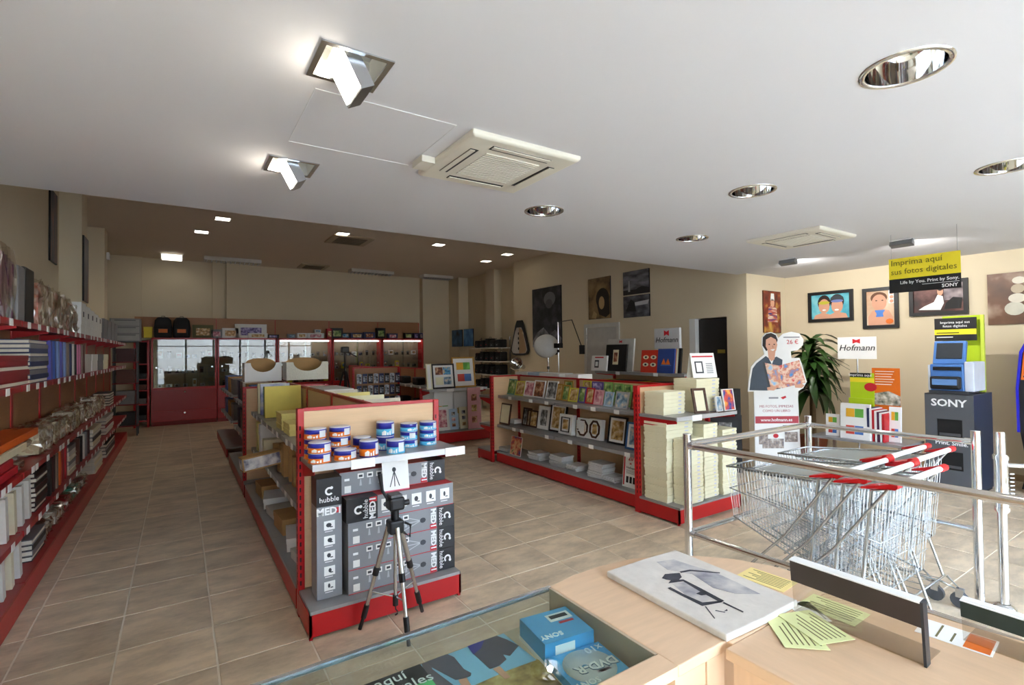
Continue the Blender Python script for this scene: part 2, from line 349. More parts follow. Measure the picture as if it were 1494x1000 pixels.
aircon('cream ceiling air conditioner near the yellow hanging sign', 5.65, 2.86, .78, 0)
for k, (px, py, sz) in enumerate(((1150, 378, .16), (1316, 350, .18))):
    p = onz(px, py, HF); t = thing('surface_spotlight', ('grey swivel ceiling spotlight directly above the hanging yellow sign', 'grey swivel ceiling spotlight farther from the kiosk, beyond the air conditioner')[1-k], 'spotlight', (p.x, p.y, HF), group='grey swivel spotlights')
    bx('mounting_plate', -.06, .06, -.10, .10, -.012, -.001, WHITE, t)
    MB().box(-.045, .035, -.11, .11, -.075, -.013, Matrix.Rotation(.35, 3, 'Y')).build('lamp_body', M('spot_grey', '8a8c90', .4, .4), t, bevel=.008)
    bx('bracket', -.012, .012, -.02, .02, -.03, -.012, ALU, t)
    spot(t, 7.0, (.06, 0, -.06), (0, math.radians(-62), 0), 2.5, 1.0)
# back-room ceiling lights
for k, (px, py) in enumerate(((325, 319), (294, 338), (500, 341), (640, 357), (709, 381), (740, 371))):
    p = onz(px, py, HB); t = thing('small_square_spotlight', ['small lit square spotlight in the back ceiling, over the left aisle near the soffit', 'brightest small square spotlight, over the left aisle deeper in the back room', 'small square spotlight beside the back-room air vent', 'small square spotlight in the back ceiling between vent and right wall', 'small square spotlight by the right wall, the deeper of the two', 'small square spotlight by the right wall, the nearer to the soffit'][k], 'spotlight', (p.x, p.y, HB), group='small spotlights of the back room')
    MB().box(-.13, .13, -.13, -.11, -.012, 0).box(-.13, .13, .11, .13, -.012, 0).box(-.13, -.11, -.11, .11, -.012, 0).box(.11, .13, -.11, .11, -.012, 0).build('frame', ALU, t)
    bx('lit_face', -.11, .11, -.11, .11, -.008, -.001, M('spot_lit', 'fffaf0', .5, var=0, emit=1.0) if k < 4 else M('spot_lit2', 'fff6e0', .5, var=0, emit=.7), t)
    spot(t, (2.0, 2.0, 2.0, 2.6, 4.0, 4.0)[k], (0, 0, -.03), (0, (0 if k < 4 else .35), 0), (2.3 if k < 4 else 1.5), .5, (1, .93, .80))
for k, (px, py, sx, sy) in enumerate(((252, 388, .46, .46), (340, 378, 1.25, .36), (540, 396, 1.25, .36), (632, 404, 1.0, .36))):
    p = onz(px, py, HB); p = Vector((p.x, min(p.y, 14.6), HB))
    t = thing('ceiling_luminaire', ['square lit fluorescent luminaire above the left aisle end', 'long louvred fluorescent luminaire above the backpacks', 'long louvred fluorescent luminaire above the lit cabinets', 'shorter louvred fluorescent luminaire by the right back corner'][k], 'luminaire', (p.x, p.y, HB), group='fluorescent luminaires of the back room')
    bx('housing', -sx/2, sx/2, -sy/2, sy/2, -.09, -.001, M('luminaire_white', 'cfcac2', .5), t)
    if k == 0: bx('diffuser', -sx/2+.03, sx/2-.03, -sy/2-.003, sy/2-.02, -.10, -.02, M('diffuser_lit', 'f6f0e2', .5, var=.1, scale=30, emit=.28), t)
    else:
        bx('louvre_mirror', -sx/2+.03, sx/2-.03, -sy/2+.03, sy/2-.03, -.093, -.0905, M('louvre_mirror', 'b8b8b8', .15, .9, var=0), t)
        for q in range(12): bx('louvre_blade', -sx/2+.06+q*(sx-.12)/11-.004, -sx/2+.06+q*(sx-.12)/11+.004, -sy/2+.03, sy/2-.03, -.115, -.0935, M('blade', 'd8d8d8', .3, .5, var=0), t)
for k, (px, py) in enumerate(((510, 350), (455, 390))):
    p = onz(px, py, HB); t = thing('ceiling_vent', ['large beige square ceiling vent of the back room', 'small far ceiling vent near the back wall'][k], 'vent', (p.x, min(p.y, 14.6), HB)); s = (.42, .36)[k]
    bx('vent_panel', -s, s, -s, s, -.03, -.001, M('vent_beige', 'b7a68a', .6), t)
    for q in range(7): bx('vent_blade', -s*.7, s*.7, -s*.7+q*s*.22, -s*.7+q*s*.22+.03, -.042, -.0305, M('vent_dark', '6b5e4a', .6), t)
# ================================================================ shared builders for goods
def album(label, loc, size, cover, group=None, rot=(0, 0, 0), pages=PAGES, cat='album', name='album', sub=None):
    """book lying flat in local space: x width (spine at -x), y height of book, z thickness"""
    w, d, h = size; t = thing(name, label, cat, loc, group=group, rot=rot); c = min(.006, h*.18)
    key = ('alb', round(w, 3), round(d, 3), round(h, 3), cover.name, pages.name)
    if key not in _BX:
        _BX[key] = (MB().box(-w/2, w/2, -d/2, d/2, 0, c).box(-w/2, w/2, -d/2, d/2, h-c, h).box(-w/2, -w/2+c, -d/2, d/2, c, h-c).mesh('cover', cover), MB().box(-w/2+c, w/2-.006, -d/2+.006, d/2-.006, c, h-c).mesh('pages', pages))
    mesh_obj('cover', _BX[key][0], t); mesh_obj('pages', _BX[key][1], t)
    return t
def cbox(label, loc, size, mat, group=None, rz=0, name='album_box', cat='box', band=None, lid=True, rot=None):
    """lidded card box: tray and overlapping lid"""
    w, d, h = size; key = ('cb', round(w, 3), round(d, 3), round(h, 3), mat.name, band.name if band else '', lid)
    t = thing(name, label, cat, loc, rz, group, rot)
    if key not in _BX:
        lz = h*.62 if lid else h*.3
        _BX[key] = [('tray', MB().box(-w/2+.004, w/2-.004, -d/2+.004, d/2-.004, 0, lz+.0005).mesh('tray', mat)), ('lid', MB().box(-w/2, w/2, -d/2, d/2, lz+.001, h).mesh('lid', mat))]
        if band: _BX[key].append(('sticker', MB().box(w*.18, w*.32, -d/2-.001, -d/2-.0002, h*.3, h*.58).mesh('sticker', band)))
    for n, me in _BX[key]: mesh_obj(n, me, t)
    return t
def frame(label, loc, w, h, fm, pm, rz=0, tilt=.2, bw=.02, mount=None, group=None, octo=False, cat='photo frame', name='picture_frame', th=.018, mw=.035, windows=None, stand=True):
    t = thing(name, label, cat, loc, group=group, rot=(-tilt, 0, rz)); m = MB()
    if octo:
        def oc(a, b): c = min(a, b)*.45; return [(-a+c, -b), (a-c, -b), (a, -b+c), (a, b-c), (a-c, b), (-a+c, b), (-a, b-c), (-a, -b+c)]
        o, i = oc(w/2, h/2), oc(w/2-bw, h/2-bw); vs = []
        for y in (-th, 0): vs += [(x, y, z+h/2) for x, z in o]+[(x, y, z+h/2) for x, z in i]
        fs = []
        for k in range(8):
            j = (k+1) % 8; fs += [(k, j, 8+j, 8+k), (16+k, 24+k, 24+j, 16+j), (k, 16+k, 16+j, j), (8+k, 8+j, 24+j, 24+k)]
        m.add(vs, fs); inner = [(x, z+h/2) for x, z in i]
    else:
        m.box(-w/2, w/2, -th, 0, 0, bw).box(-w/2, w/2, -th, 0, h-bw, h).box(-w/2, -w/2+bw, -th, 0, bw, h-bw).box(w/2-bw, w/2, -th, 0, bw, h-bw); inner = rect(-w/2+bw, w/2-bw, bw, h-bw)
    m.build('border', fm, t)
    if mount:
        flat('mount', inner, -th*.35, mount, t, .004)
        for q, (a, b, c, d) in enumerate(windows or [(.5*(bw+mw)/w*2, 1-.5*(bw+mw)/w*2, (bw+mw)/h, 1-(bw+mw)/h)]):
            flat('picture', rect(-w/2+a*w, -w/2+b*w, c*h, d*h), -th*.35-.0045, pm[q % len(pm)] if isinstance(pm, list) else pm, t, .001)
    else: flat('picture', inner, -th*.35, pm[0] if isinstance(pm, list) else pm, t, .004)
    bx('back_board', -w/2+bw*.6, w/2-bw*.6, -th*.33, 0.002, bw*.6, h-bw*.6, M('frame_back', '5b4a38', .8), t)
    if stand and tilt > .05: MB().box(-w*.08, w*.08, .0025, .006, .0, h*.62, Matrix.Rotation(tilt*2.0, 3, 'X'), (0, .003, h*.62)).build('easel_leg', M('easel_back', '3a3530', .8), t)
    return t
def fpx(label, b, z, fm, pm, face='X', lim=None, tilt=.2, **kw):
    """frame from its pixel box, standing on the plane at height z and facing -X or -Y"""
    x0, x1, yt, yb = b; p = onz((x0+x1)/2, yb, z)
    if face == 'X':
        X = max(lim[0], min(lim[1], p.x)) if lim else p.x
        A = onx(x0, yb, X); B = onx(x1, yb, X); w = A.y-B.y; c = Vector((X, (A.y+B.y)/2, z)); h = onx((x0+x1)/2, yt, X).z-z; rz = FX
    else:
        Y = max(lim[0], min(lim[1], p.y)) if lim else p.y
        A = ony(x0, yb, Y); B = ony(x1, yb, Y); w = B.x-A.x; c = Vector(((A.x+B.x)/2, Y, z)); h = ony((x0+x1)/2, yt, Y).z-z; rz = 0
    return frame(label, c+Vector((0, 0, .002)), abs(w), h/math.cos(tilt), fm, pm, rz, tilt, **kw)
PH = [PRINT('print_%d' % i, c, 16, 2, seed=i) for i, c in enumerate((('6b4a2c', 'c9a05b', 'f0e2c0'), ('2d4a6b', '88a8c0', 'e8d8c0'), ('3b2a22', 'a05a38', 'e8c8a0'), ('2a5a30', '90b060', 'e8e4b0'), ('a03050', 'e0a0a8', 'f4e8e0'), ('222222', '888888', 'e0e0e0'), ('403060', '9080c0', 'e0d8f0'), ('205080', '60b0e0', 'f0c050')))]
GOLD = M('gilt', 'b88a3c', .35, .4); BROWN = M('brown_wood', '4a2a18', .4); SILV = M('silver_frame', 'c8c8cc', .3, .6, var=0)
GREENF = M('green_frame', '7fb05a', .5); PURP = M('purple_frame', '5a4a9a', .5); PINK = M('pink_frame', 'e3a8b0', .5); TEAL = M('teal_frame', '5a9a88', .5); YELF = M('yellow_frame', 'd8cf4a', .5); REDF = M('red_frame', 'c0202a', .45); BLUEF = M('blue_frame', '2d5f9a', .5); PALEB = M('pale_blue', 'b8d0e4', .6)
# ================================================================ gondola builder (runs along Y, spine at x = xc)
SLOT = M('post_slot', '240406', .6, var=0)
def post(t, x, y, h, z0=0):
    p = bx('post', x-.02, x+.02, y-.03, y+.03, z0, h, RED, t, bevel=.003); s = MB(); n = int((h-.25)/.05)
    for k in range(n):
        z = .2+k*.05; s.box(x-.0215, x-.0195, y-.012, y-.002, z, z+.028).box(x-.010, x+.000, y-.0315, y-.0295, z, z+.028)
    s.build('slots', SLOT, p)
def shelf_run(t, xs, xe, y0, y1, z, mat=GREY, th=.03, tags=0, seed=0):
    s = bx('shelf', min(xs, xe), max(xs, xe), y0+.012, y1-.012, z-th, z, mat, t)
    sg = 1 if xe > xs else -1
    bx('front_rail', min(xe, xe+sg*.012), max(xe, xe+sg*.012), y0+.012, y1-.012, z-.036, z+.004, mat, s)
    for y in (y0+.014, y1-.018):
        MB().add([(xs, y, z-th-.06), (xs, y, z-th), (xe-sg*.02, y, z-th), (xe-sg*.02, y, z-th-.015), (xs, y+.004, z-th-.06), (xs, y+.004, z-th), (xe-sg*.02, y+.004, z-th), (xe-sg*.02, y+.004, z-th-.015)], [(0, 1, 2, 3), (7, 6, 5, 4), (0, 4, 5, 1), (1, 5, 6, 2), (2, 6, 7, 3), (3, 7, 4, 0)]).build('bracket', RED, s)
    rr = random.Random(seed)
    for k in range(tags):
        y = y0+.1+(y1-y0-.2)*(k+rr.random()*.6)/max(1, tags); x = xe+sg*.013
        g_ = bx('price_tag', min(x, x+sg*.003), max(x, x+sg*.003), y-.04, y+.04, z-.042, z+.004, PAPER, s)
    return s
def gondola(name, label, xc, y0, y1, h, left, right, base=.43, smat=GREY, dmat=GREY, panel=WOODP, plinth=.15, npan=3, mod=1.0, tags=2, cat='shelving'):
    t = thing(name, label, cat, (0, 0, 0)); n = max(1, round((y1-y0)/mod)); L = (y1-y0)/n
    for k in range(n+1): post(t, xc, y0+k*L, h)
    for k in range(n):
        a, b = y0+k*L, y0+(k+1)*L
        for q in range(npan):
            z0 = plinth+.02+q*(h-plinth-.04)/npan; bx('back_panel', xc-.012, xc+.012, a+.031, b-.031, z0+.001, z0+(h-plinth-.04)/npan-.002, panel, t)
        bx('top_rail', xc-.016, xc+.016, a+.03, b-.03, h-.02, h+.002, RED, t)
    for sg, shelves in ((-1, left), (1, right)):
        if shelves is None: continue
        xb = xc+sg*base
        for k in range(n):
            a, b = y0+k*L, y0+(k+1)*L
            bx('plinth', min(xb, xb-sg*.02), max(xb, xb-sg*.02), a, b, .02, plinth, RED, t)
            bx('deck', min(xc+sg*.02, xb), max(xc+sg*.02, xb), a+.004, b-.004, plinth, plinth+.022, dmat, t)
            for q, (z, d) in enumerate(shelves): shelf_run(t, xc+sg*.02, xc+sg*d, a, b, z, mat=smat, tags=tags, seed=k*7+q)
    return t
def endcap(t, xc, y, sg, w, h, depth, shelves, plinth=.15, npan=3, panel=WOODP, tags=2):
    for s in (-1, 1): post(t, xc+s*(w/2-.02), y, h)
    x0, x1 = xc-w/2+.04, xc+w/2-.04
    for q in range(npan):
        z0 = plinth+.02+q*(h-plinth-.04)/npan; bx('end_panel', x0, x1, y-.012, y+.012, z0+.001, z0+(h-plinth-.04)/npan-.002, panel, t)
    bx('top_rail', x0, x1, y-.016, y+.016, h-.02, h+.002, RED, t)
    ye = y+sg*depth
    pl = MB().box(xc-w/2, xc+w/2, min(ye, ye-sg*.02), max(ye, ye-sg*.02), .02, plinth)
    for s in (-1, 1): pl.box(*(sorted((xc+s*w/2, xc+s*(w/2-.015)))), min(y+sg*.03, ye), max(y+sg*.03, ye), .02, plinth)
    pl.build('plinth', RED, t)
    bx('deck', xc-w/2+.004, xc+w/2-.004, min(y+sg*.03, ye), max(y+sg*.03, ye), plinth, plinth+.02, GREY, t)
    for s in (-1, 1): bx('foot', xc+s*(w/2-.01)-.01, xc+s*(w/2-.01)+.01, ye-sg*.02-.01, ye-sg*.02+.01, 0, .02, RED, t)
    for q, (z, d) in enumerate(shelves):
        yd = y+sg*d; s = bx('shelf', xc-w/2+.02, xc+w/2-.0, min(y+sg*.031, yd), max(y+sg*.031, yd), z-.03, z, GREY, t)
        bx('front_rail', xc-w/2+.02, xc+w/2, min(yd, yd+sg*.012), max(yd, yd+sg*.012), z-.036, z+.004, M('rail_light', 'c4c4c6', .35, .3, var=0), s)
        for e in (-1, 1):
            xx = xc+e*(w/2-.03); ys = y+sg*.03
            MB().add([(xx, ys, z-.13), (xx, ys, z-.03), (xx, yd, z-.03), (xx, yd, z-.06), (xx+.004, ys, z-.13), (xx+.004, ys, z-.03), (xx+.004, yd, z-.03), (xx+.004, yd, z-.06)], [(0, 1, 2, 3), (7, 6, 5, 4), (0, 4, 5, 1), (1, 5, 6, 2), (2, 6, 7, 3), (3, 7, 4, 0)]).build('bracket', RED, s)
        for e, tx in enumerate((-.18, .46)[:tags]):
            yy = yd+sg*.014; pt_ = bx('price_tag', xc+tx-.075, xc+tx+.075, min(yy, yy+sg*.004), max(yy, yy+sg*.004), z-.05, z+.008, PAPER, s)
# ================================================================ middle gondola with end display
mg = gondola('shelf_gondola', 'red and beech shop gondola with the tripod cartons on its end', 1.14, 3.60, 6.70, 1.34, [(1.02, .42), (.60, .42)], [(1.02, .42), (.60, .42)], base=.50, tags=3)
endcap(mg, 1.14, 3.545, -1, 1.0, 1.34, .365, [(1.03, .36)])
# --- disc tubs on the end shelf
def tub(label, base, r, h, low, group):
    t = thing('disc_tub', label, 'disc tub', base, RND.uniform(-.5, .5), group); key = ('tub', r, h, low.name)
    if key not in _BX:
        _BX[key] = [('base', MB().lathe([(0, 0), (r, 0), (r, h*.50), (r*.995, h*.50)], 28).mesh('base', low)), ('band', MB().lathe([(r*.99, h*.50), (r*1.005, h*.50), (r*1.005, h*.9), (r*.98, h*.93)], 28).mesh('band', M('band_blue', '2a2f9a', .35))),
                    ('lid', MB().lathe([(r*.98, h*.9), (r*.98, h*.98), (r*.9, h), (0, h)], 28).mesh('lid', M('lid_clear', 'cfd6e4', .25))),
                    ('rim', MB().lathe([(r*1.0, 0), (r*1.03, 0), (r*1.03, .006), (r, .006)], 28).mesh('rim', low if h < .09 else M('band_blue'))),
                    ('paper_label', MB().add([(r*1.012*math.sin(a), -r*1.012*math.cos(a), z) for a in (.15, .4, .65, .9) for z in (h*.14, h*.82)], [(2*i, 2*i+2, 2*i+3, 2*i+1) for i in range(3)]).mesh('paper_label', M('tub_label', 'd9dde2', .6))),
                    ('splash', MB().add([(r*1.010*math.sin(a), -r*1.010*math.cos(a), z) for a, zz in ((-1.0, .3), (-.7, .42), (-.35, .25), (0, .4)) for z in (h*.08, h*zz)], [(2*i, 2*i+2, 2*i+3, 2*i+1) for i in range(3)]).mesh('splash', PAPER))]
    for n, me in _BX[key]: mesh_obj(n, me, t)
    return t
TO = M('tub_orange', 'e8791a', .35, var=.08, scale=30); TB = M('tub_blue', '5cbfe8', .35, var=.08, scale=30)
def zp(x, y, s, ox, oy): return (ox+x/s, oy+y/s)
S = .0671
def stack(zx, front, n, h, mat, lab, grp, r=S):
    Y = 3.275 if front else 3.43
    X = ony(400+zx/4.98, 660, Y).x
    for k in range(n): tub(lab % (od(k, n)+(' of pile' if n > 1 else '')), (X, Y, 1.0305+k*(h+.001)), r, h, mat, grp)
stack(330, 1, 2, .062, TO, 'flat orange disc tub, %s, front pile beside the slotted post', 'orange disc tubs'); stack(300, 0, 3, .062, TO, 'flat orange disc tub, %s, against the panel by the post', 'orange disc tubs'); stack(478, 0, 3, .062, TO, 'flat orange disc tub, %s, second pile along the panel', 'orange disc tubs'); stack(516, 1, 1, .062, TO, 'flat orange disc tub, %s, in front of the second pile', 'orange disc tubs')
stack(688, 1, 1, .105, TO, 'tall orange and blue disc tub, %s, at the shelf front', 'tall orange disc tubs', .060); stack(640, 0, 1, .105, TO, 'tall orange and blue disc tub, %s, half hidden behind another tall orange one', 'tall orange disc tubs', .060)
stack(884, 1, 1, .088, TB, 'tall light blue disc tub, %s, at the shelf front', 'tall blue disc tubs', .060); stack(808, 0, 2, .096, TB, 'tall light blue disc tub, %s, against the panel', 'tall blue disc tubs', .060)
stack(980, 0, 3, .055, TB, 'flat light blue disc tub, %s, by the tall ones', 'flat blue disc tubs', .060); stack(1118, 0, 3, .055, TB, 'flat light blue disc tub, %s, at the shelf end', 'flat blue disc tubs', .060)
# --- tripod cartons
CART = M('carton_grey', '8c8e92', .4, var=.06, scale=3); CBLK = M('carton_black', '1f2024', .4)
def logo(t, x, z, y, s, ang=0):
    m = MB(); c = math.cos(ang); sn = math.sin(ang)
    def q(pts): return [(x+c*a-sn*b, z+sn*a+c*b) for a, b in pts]
    ring = []
    for k in range(15): a = math.radians(40+k*20); ring.append((s*math.cos(a), s*math.sin(a)))
    for k in range(14, -1, -1): a = math.radians(40+k*20); ring.append((s*.55*math.cos(a), s*.55*math.sin(a)))
    m.prism(q(ring), y-.0008, y); m.prism(q(ell(s*.55, s*.75, s*.36, s*.36, 10)), y-.0012, y-.0002)
    return m.build('logo', WINK, t)
def carton(label, loc, kind, group='tripod cartons on the end display'):
    """kind 'V' upright, 'R' lying with the black end right, 'L' lying with the black end left"""
    L, D, Hh = .745, .15, .149
    t = thing('tripod_carton', label, 'carton', loc, group=group); y = -.0015
    if kind == 'V':
        w = .152; bx('body', -w/2, w/2, 0, D, 0, L*.765, CART, t); bx('black_cap', -w/2, w/2, 0, D, L*.765, L, CBLK, t)
        logo(t, 0, L*.89, -.0005, .026); text('brand', 'hubble', .045, WINK, t, (0, -.001, L*.82)); text('title', 'MED1', .062, WINK, t, (0, -.001, L*.72), bold=.002)
        bx('red_block', .038, .070, -.0006, 0, L*.70, L*.745, REDINK, t)
        for k in range(5):
            z = L*.605-k*.094; i = flat('icon', rect(-.033, .033, z-.028, z+.028), -.0002, PAPER, t); m = MB()
            m.prism(ell(-.004+.006*(k % 2), z+.002, .017-.003*k*.8, .014, 8), -.0025, -.0014).prism(rect(.004, .020, z-.014, z-.008), -.0025, -.0014).build('icon_drawing', M('drawing_ink', '3c3e44', .6), i)
            bx('caption', -.028, .020, -.0008, 0, z-.040, z-.036, WINK, t)
        return t
    s = 1 if kind == 'R' else -1; e = .135 if kind == 'R' else .20
    x0, x1 = (-L/2, L/2-e) if s > 0 else (-L/2+e, L/2)
    bx('body', x0, x1, 0, D, 0, Hh, CART, t); bx('black_cap', *((L/2-e, L/2) if s > 0 else (-L/2, -L/2+e)), 0, D, 0, Hh, CBLK, t)
    bx('top_panel', x0, x1, .002, D-.002, Hh, Hh+.0012, M('carton_red', 'c2353a', .45), t); bx('edge_line', x0, x1, -.0008, 0, .0, .004, REDINK, t)
    R90 = (math.pi/2, -s*-math.pi/2 if s > 0 else -math.pi/2, 0)
    if s > 0:
        text('title', 'MED1', .052, WINK, t, (x1-.028, -.001, Hh/2), (math.pi/2, math.pi/2, 0), bold=.002); bx('red_block', x1-.052, x1-.004, -.0006, 0, .006, .036, REDINK, t)
        logo(t, x1+.078, Hh*.5, -.0005, .026, -1.57); text('brand', 'hubble', .045, WINK, t, (x1+.032, -.001, Hh/2), (math.pi/2, math.pi/2, 0))
        for k in range(5):
            x = x0+.135+k*.062; i = flat('icon', rect(x-.02, x+.02, Hh*.66, Hh*.88), -.0002, PAPER, t); bx('icon_mark', x-.012, x+.012, -.0022, -.0013, Hh*.72, Hh*.82, M('drawing_ink'), i)
            MB().prism([(x-.003, Hh*.62), (x+.003, Hh*.62), (x+.008, Hh*.34), (x-.008, Hh*.34)], -.0008, 0).build('leg_drawing', M('drawing_light', 'b9bbc0', .6), t)
        bx('white_sticker', x0+.03, x0+.072, -.0008, 0, Hh*.10, Hh*.40, PAPER, t); bx('spec_text', x0+.03, x0+.062, -.0008, 0, Hh*.62, Hh*.72, WINK, t)
        m = MB(); cx = x1-.12
        for a in (-.35, 0, .35): m.box(cx-.15, cx, -.001, 0, Hh*.5-.003, Hh*.5+.003, Matrix.Rotation(a, 3, 'Y'), (cx, 0, Hh*.5))
        m.build('tripod_drawing', M('drawing_light'), t); MB().prism(ell(cx+.015, Hh*.5, .022, .018, 8), -.0014, -.0004).build('head_drawing', M('drawing_ink'), t)
    else:
        text('title', 'MED1', .056, WINK, t, (x0-.032, -.001, Hh/2), (math.pi/2, -math.pi/2, 0), bold=.002); bx('red_block', x0-.054, x0-.004, -.0006, 0, Hh-.036, Hh-.006, REDINK, t)
        logo(t, x0-.125, Hh*.5, -.0005, .027); text('brand', 'hubble', .045, WINK, t, (x0-.078, -.001, Hh/2), (math.pi/2, -math.pi/2, 0))
        for k in range(5):
            x = x0+.06+k*.105; i = flat('icon', rect(x-.035, x+.035, Hh*.30, Hh*.80), -.0002, PAPER, t)
            MB().prism(ell(x-.003, Hh*.55, .020-.003*k, .018, 8), -.0025, -.0014).prism(rect(x+.004, x+.022, Hh*.40, Hh*.44), -.0025, -.0014).build('icon_drawing', M('drawing_ink'), i)
            bx('caption', x-.03, x+.02, -.0008, 0, Hh*.2, Hh*.235, WINK, t)
    return t
YB0 = 3.262
carton('upright grey and black tripod carton standing against the end panel', (.785, YB0+.04, .171), 'V')
for k, w in enumerate(('bottom', 'second from the bottom', 'third from the bottom')): carton('grey tripod carton lying %s of the pile, black end to the aisle' % w, (1.262, YB0, .171+k*.1505), 'R')
carton('grey tripod carton lying on the pile with its black end by the upright carton', (1.25, YB0-.008, .171+3*.1505), 'L')
carton('grey tripod carton topmost of the pile, set back below the disc shelf', (1.235, YB0+.09, .171+4*.1505+.002), 'R')
# --- price card leaning on the topmost carton
pc = thing('price_card', 'white card with a tripod picture and red oval on the cartons', 'price card', (1.21, 3.262, .777), rot=(-.16, 0, -.03))
bx('card', -.09, .09, 0, .003, 0, .255, PAPER, pc)
MB().prism(rect(.010, .024, .218, .232), -.0026, -.0012).prism(rect(.032, .050, .220, .230), -.0026, -.0012).build('oval_marks', WINK, pc); flat('red_oval', ell(.03, .225, .045, .016, 16), -.001, REDINK, pc)
m = MB()
for dx in (-.032, 0, .032): m.prism([(-.01-.003, .13), (-.01+.003, .13), (-.01+dx+.003, .03), (-.01+dx-.003, .03)], -.0012, -.0002)
m.prism(ell(-.01, .14, .014, .016, 8), -.0012, -.0002).build('tripod_picture', M('drawing_ink'), pc); bx('pink_edge', -.09, .09, -.0008, 0, 0, .008, M('pink_edge', 'd8607a', .6), pc)
# --- camera tripod
TP = thing('camera_tripod', 'silver and black camera tripod standing before the tripod cartons', 'tripod', (1.10, 3.0, 0)); A = Vector((0, 0, .64))
feet = [Vector((-.18, .13, 0)), Vector((.00, -.21, 0)), Vector((.22, .11, 0))]
bx('shoulder', -.045, .045, -.045, .045, .60, .68, BLACK, TP, bevel=.012)
for f in feet:
    d = Vector((f.x, f.y, 0)).normalized(); a = A+d*.04; k1 = a.lerp(f, .42); k2 = a.lerp(f, .78)
    lg = MB().tube([a, k1], .0165, 10).build('leg', ALU, TP)
    MB().tube([k1, k2], .0125, 10).build('leg_middle', ALU, lg); MB().tube([k1+(a-k1).normalized()*.02, k1+(f-k1).normalized()*.03], .02, 8).build('clamp', BLACK, lg)
    MB().tube([k2-(f-a).normalized()*.02, k2+(f-a).normalized()*.06], .018, 8).build('clamp', BLACK, lg); MB().tube([k2, f+Vector((0, 0, .012))], [.010, .012], 8).build('foot', BLACK, lg)
    MB().tube([k2.lerp(a, .2), (0, 0, k2.z+.07)], .005, 6).build('brace', ALU, TP)
MB().tube([(0, 0, .2), (0, 0, .66)], .011, 10).build('centre_column', ALU, TP); MB().tube([(0, 0, .22), (0, 0, .16)], .018, 8).build('column_hub', BLACK, TP)
MB().tube([(0, 0, .16), (0, 0, .135), (.012, 0, .12), (.012, 0, .105), (-.004, 0, .10)], .004, 6).build('hook', BLACK, TP)
MB().tube([(0, 0, .68), (0, 0, .75)], .025, 12).build('neck', BLACK, TP); bx('tripod_head', -.045, .05, -.05, .05, .74, .82, BLACK, TP, bevel=.015); bx('mount_plate', -.035, .035, -.04, .04, .82, .835, DKGREY, TP)
MB().tube([(-.03, 0, .78), (-.07, .02, .86), (-.08, .03, .96)], [.008, .010, .014], 8).build('pan_handle', BLACK, TP)
MB().tube([(.05, 0, .77), (.09, 0, .77)], .018, 8).build('knob', BLACK, TP)
MB().tube([(.05, -.03, .66), (.085, -.04, .64), (.08, -.04, .57), (.045, -.03, .60)], .008, 6).build('carry_loop', BLACK, TP)
# --- goods on the aisle side of the middle gondola
def px_box(label, px, py, z, size, mat, rz=0, group=None, **kw): p = onz(px, py, z); return cbox(label, (p.x, p.y, z+.001), size, mat, group, rz, **kw)
YELA = M('yellow_album', 'e6d463', .55); GRNA = M('teal_album', '4b9a86', .55)
LILA = PRINT('lilac_frame', ('6b7ac8', 'c8cfe8', 'f2f0ea'), 9, 2, seed=3)
def stand_album(label, x, y, z, w, h, th, cover, rz=0, lean=.06, group=None, cat='album'):
    """album standing upright, broad cover facing -Y turned by rz"""
    return album(label, (x, y, z+.002), (w, h, th), cover, group, (math.pi/2-lean, 0, rz), cat=cat)
z = 1.021
for (x, y, w, h, c, l, rz) in ((.93, 5.93, .36, .33, YELA, 'large plain yellow album standing at the front of the row', .02), (.935, 6.10, .34, .32, GRNA, 'teal green album standing behind the yellow one', .0), (.90, 6.26, .30, .34, LILA, 'lilac patterned album standing behind the yellow album', .03), (.89, 6.42, .30, .34, CREAMBOX, 'cream album last of the standing row', 0.05)):
    stand_album(l, x, y, z+h/2, w, h, .045, c, rz)
for k, (yy, q, n) in enumerate(((5.0, 0, 3), (5.0, 1, 3), (5.0, 2, 3), (4.62, 0, 2), (4.62, 1, 2))): cbox('yellow flat box, %s of the pile %s' % (od(q, n), 'before the yellow album' if n == 3 else 'close to the end panel'), (.90, yy, z+q*.0495), (.30, .30, .049), M('butter_card', 'ecdf8e', .7), 'yellow cream flat boxes')
KR = random.Random(5); KG = 'kraft boxes and bags on the middle shelf'
for k in range(9):
    y = 3.85+k*.215; h = KR.uniform(.2, .33); w = KR.uniform(.2, .28); d = KR.uniform(.12, .2)
    t = thing('kraft_bag', 'folded brown kraft paper bag, %s from the end panel on the aisle shelf' % NTH[k], 'paper bag', (.90+KR.uniform(-.02, .02), y, .606), KR.uniform(-.1, .1), KG)
    m = MB(); n = 5
    for q in range(n): xx = -w/2+q*w/n; m.box(xx+.003, xx+w/n-.003, -d/2+KR.uniform(0, .03), d/2-KR.uniform(0, .03), 0, h*KR.uniform(.8, 1))
    m.build('folded_bags', KRAFT, t)
    MB().tube([(-w*.25, -d/2, h*.8), (-w*.2, -d/2-.02, h*.9), (0, -d/2-.03, h*.75), (w*.2, -d/2-.02, h*.9), (w*.25, -d/2, h*.8)], .006, 5).build('paper_handle', KRAFT, t)
fb = thing('frame_carton', 'white carton with silvery ribbon picture sticking out over the aisle', 'carton', (.62, 5.10, .68), rot=(.0, -.12, .12)); bx('carton', -.16, .16, -.07, .07, 0, .12, KRAFT, fb); bx('picture_label', -.15, .15, -.0712, -.0702, .012, .11, PRINT('ribbon_print', ('6a6a90', 'd8d8e0', 'ffffff'), 14, 3, seed=4), fb); bx('end_label', -.1612, -.1602, -.06, .06, .012, .11, PRINT('ribbon_print'), fb)
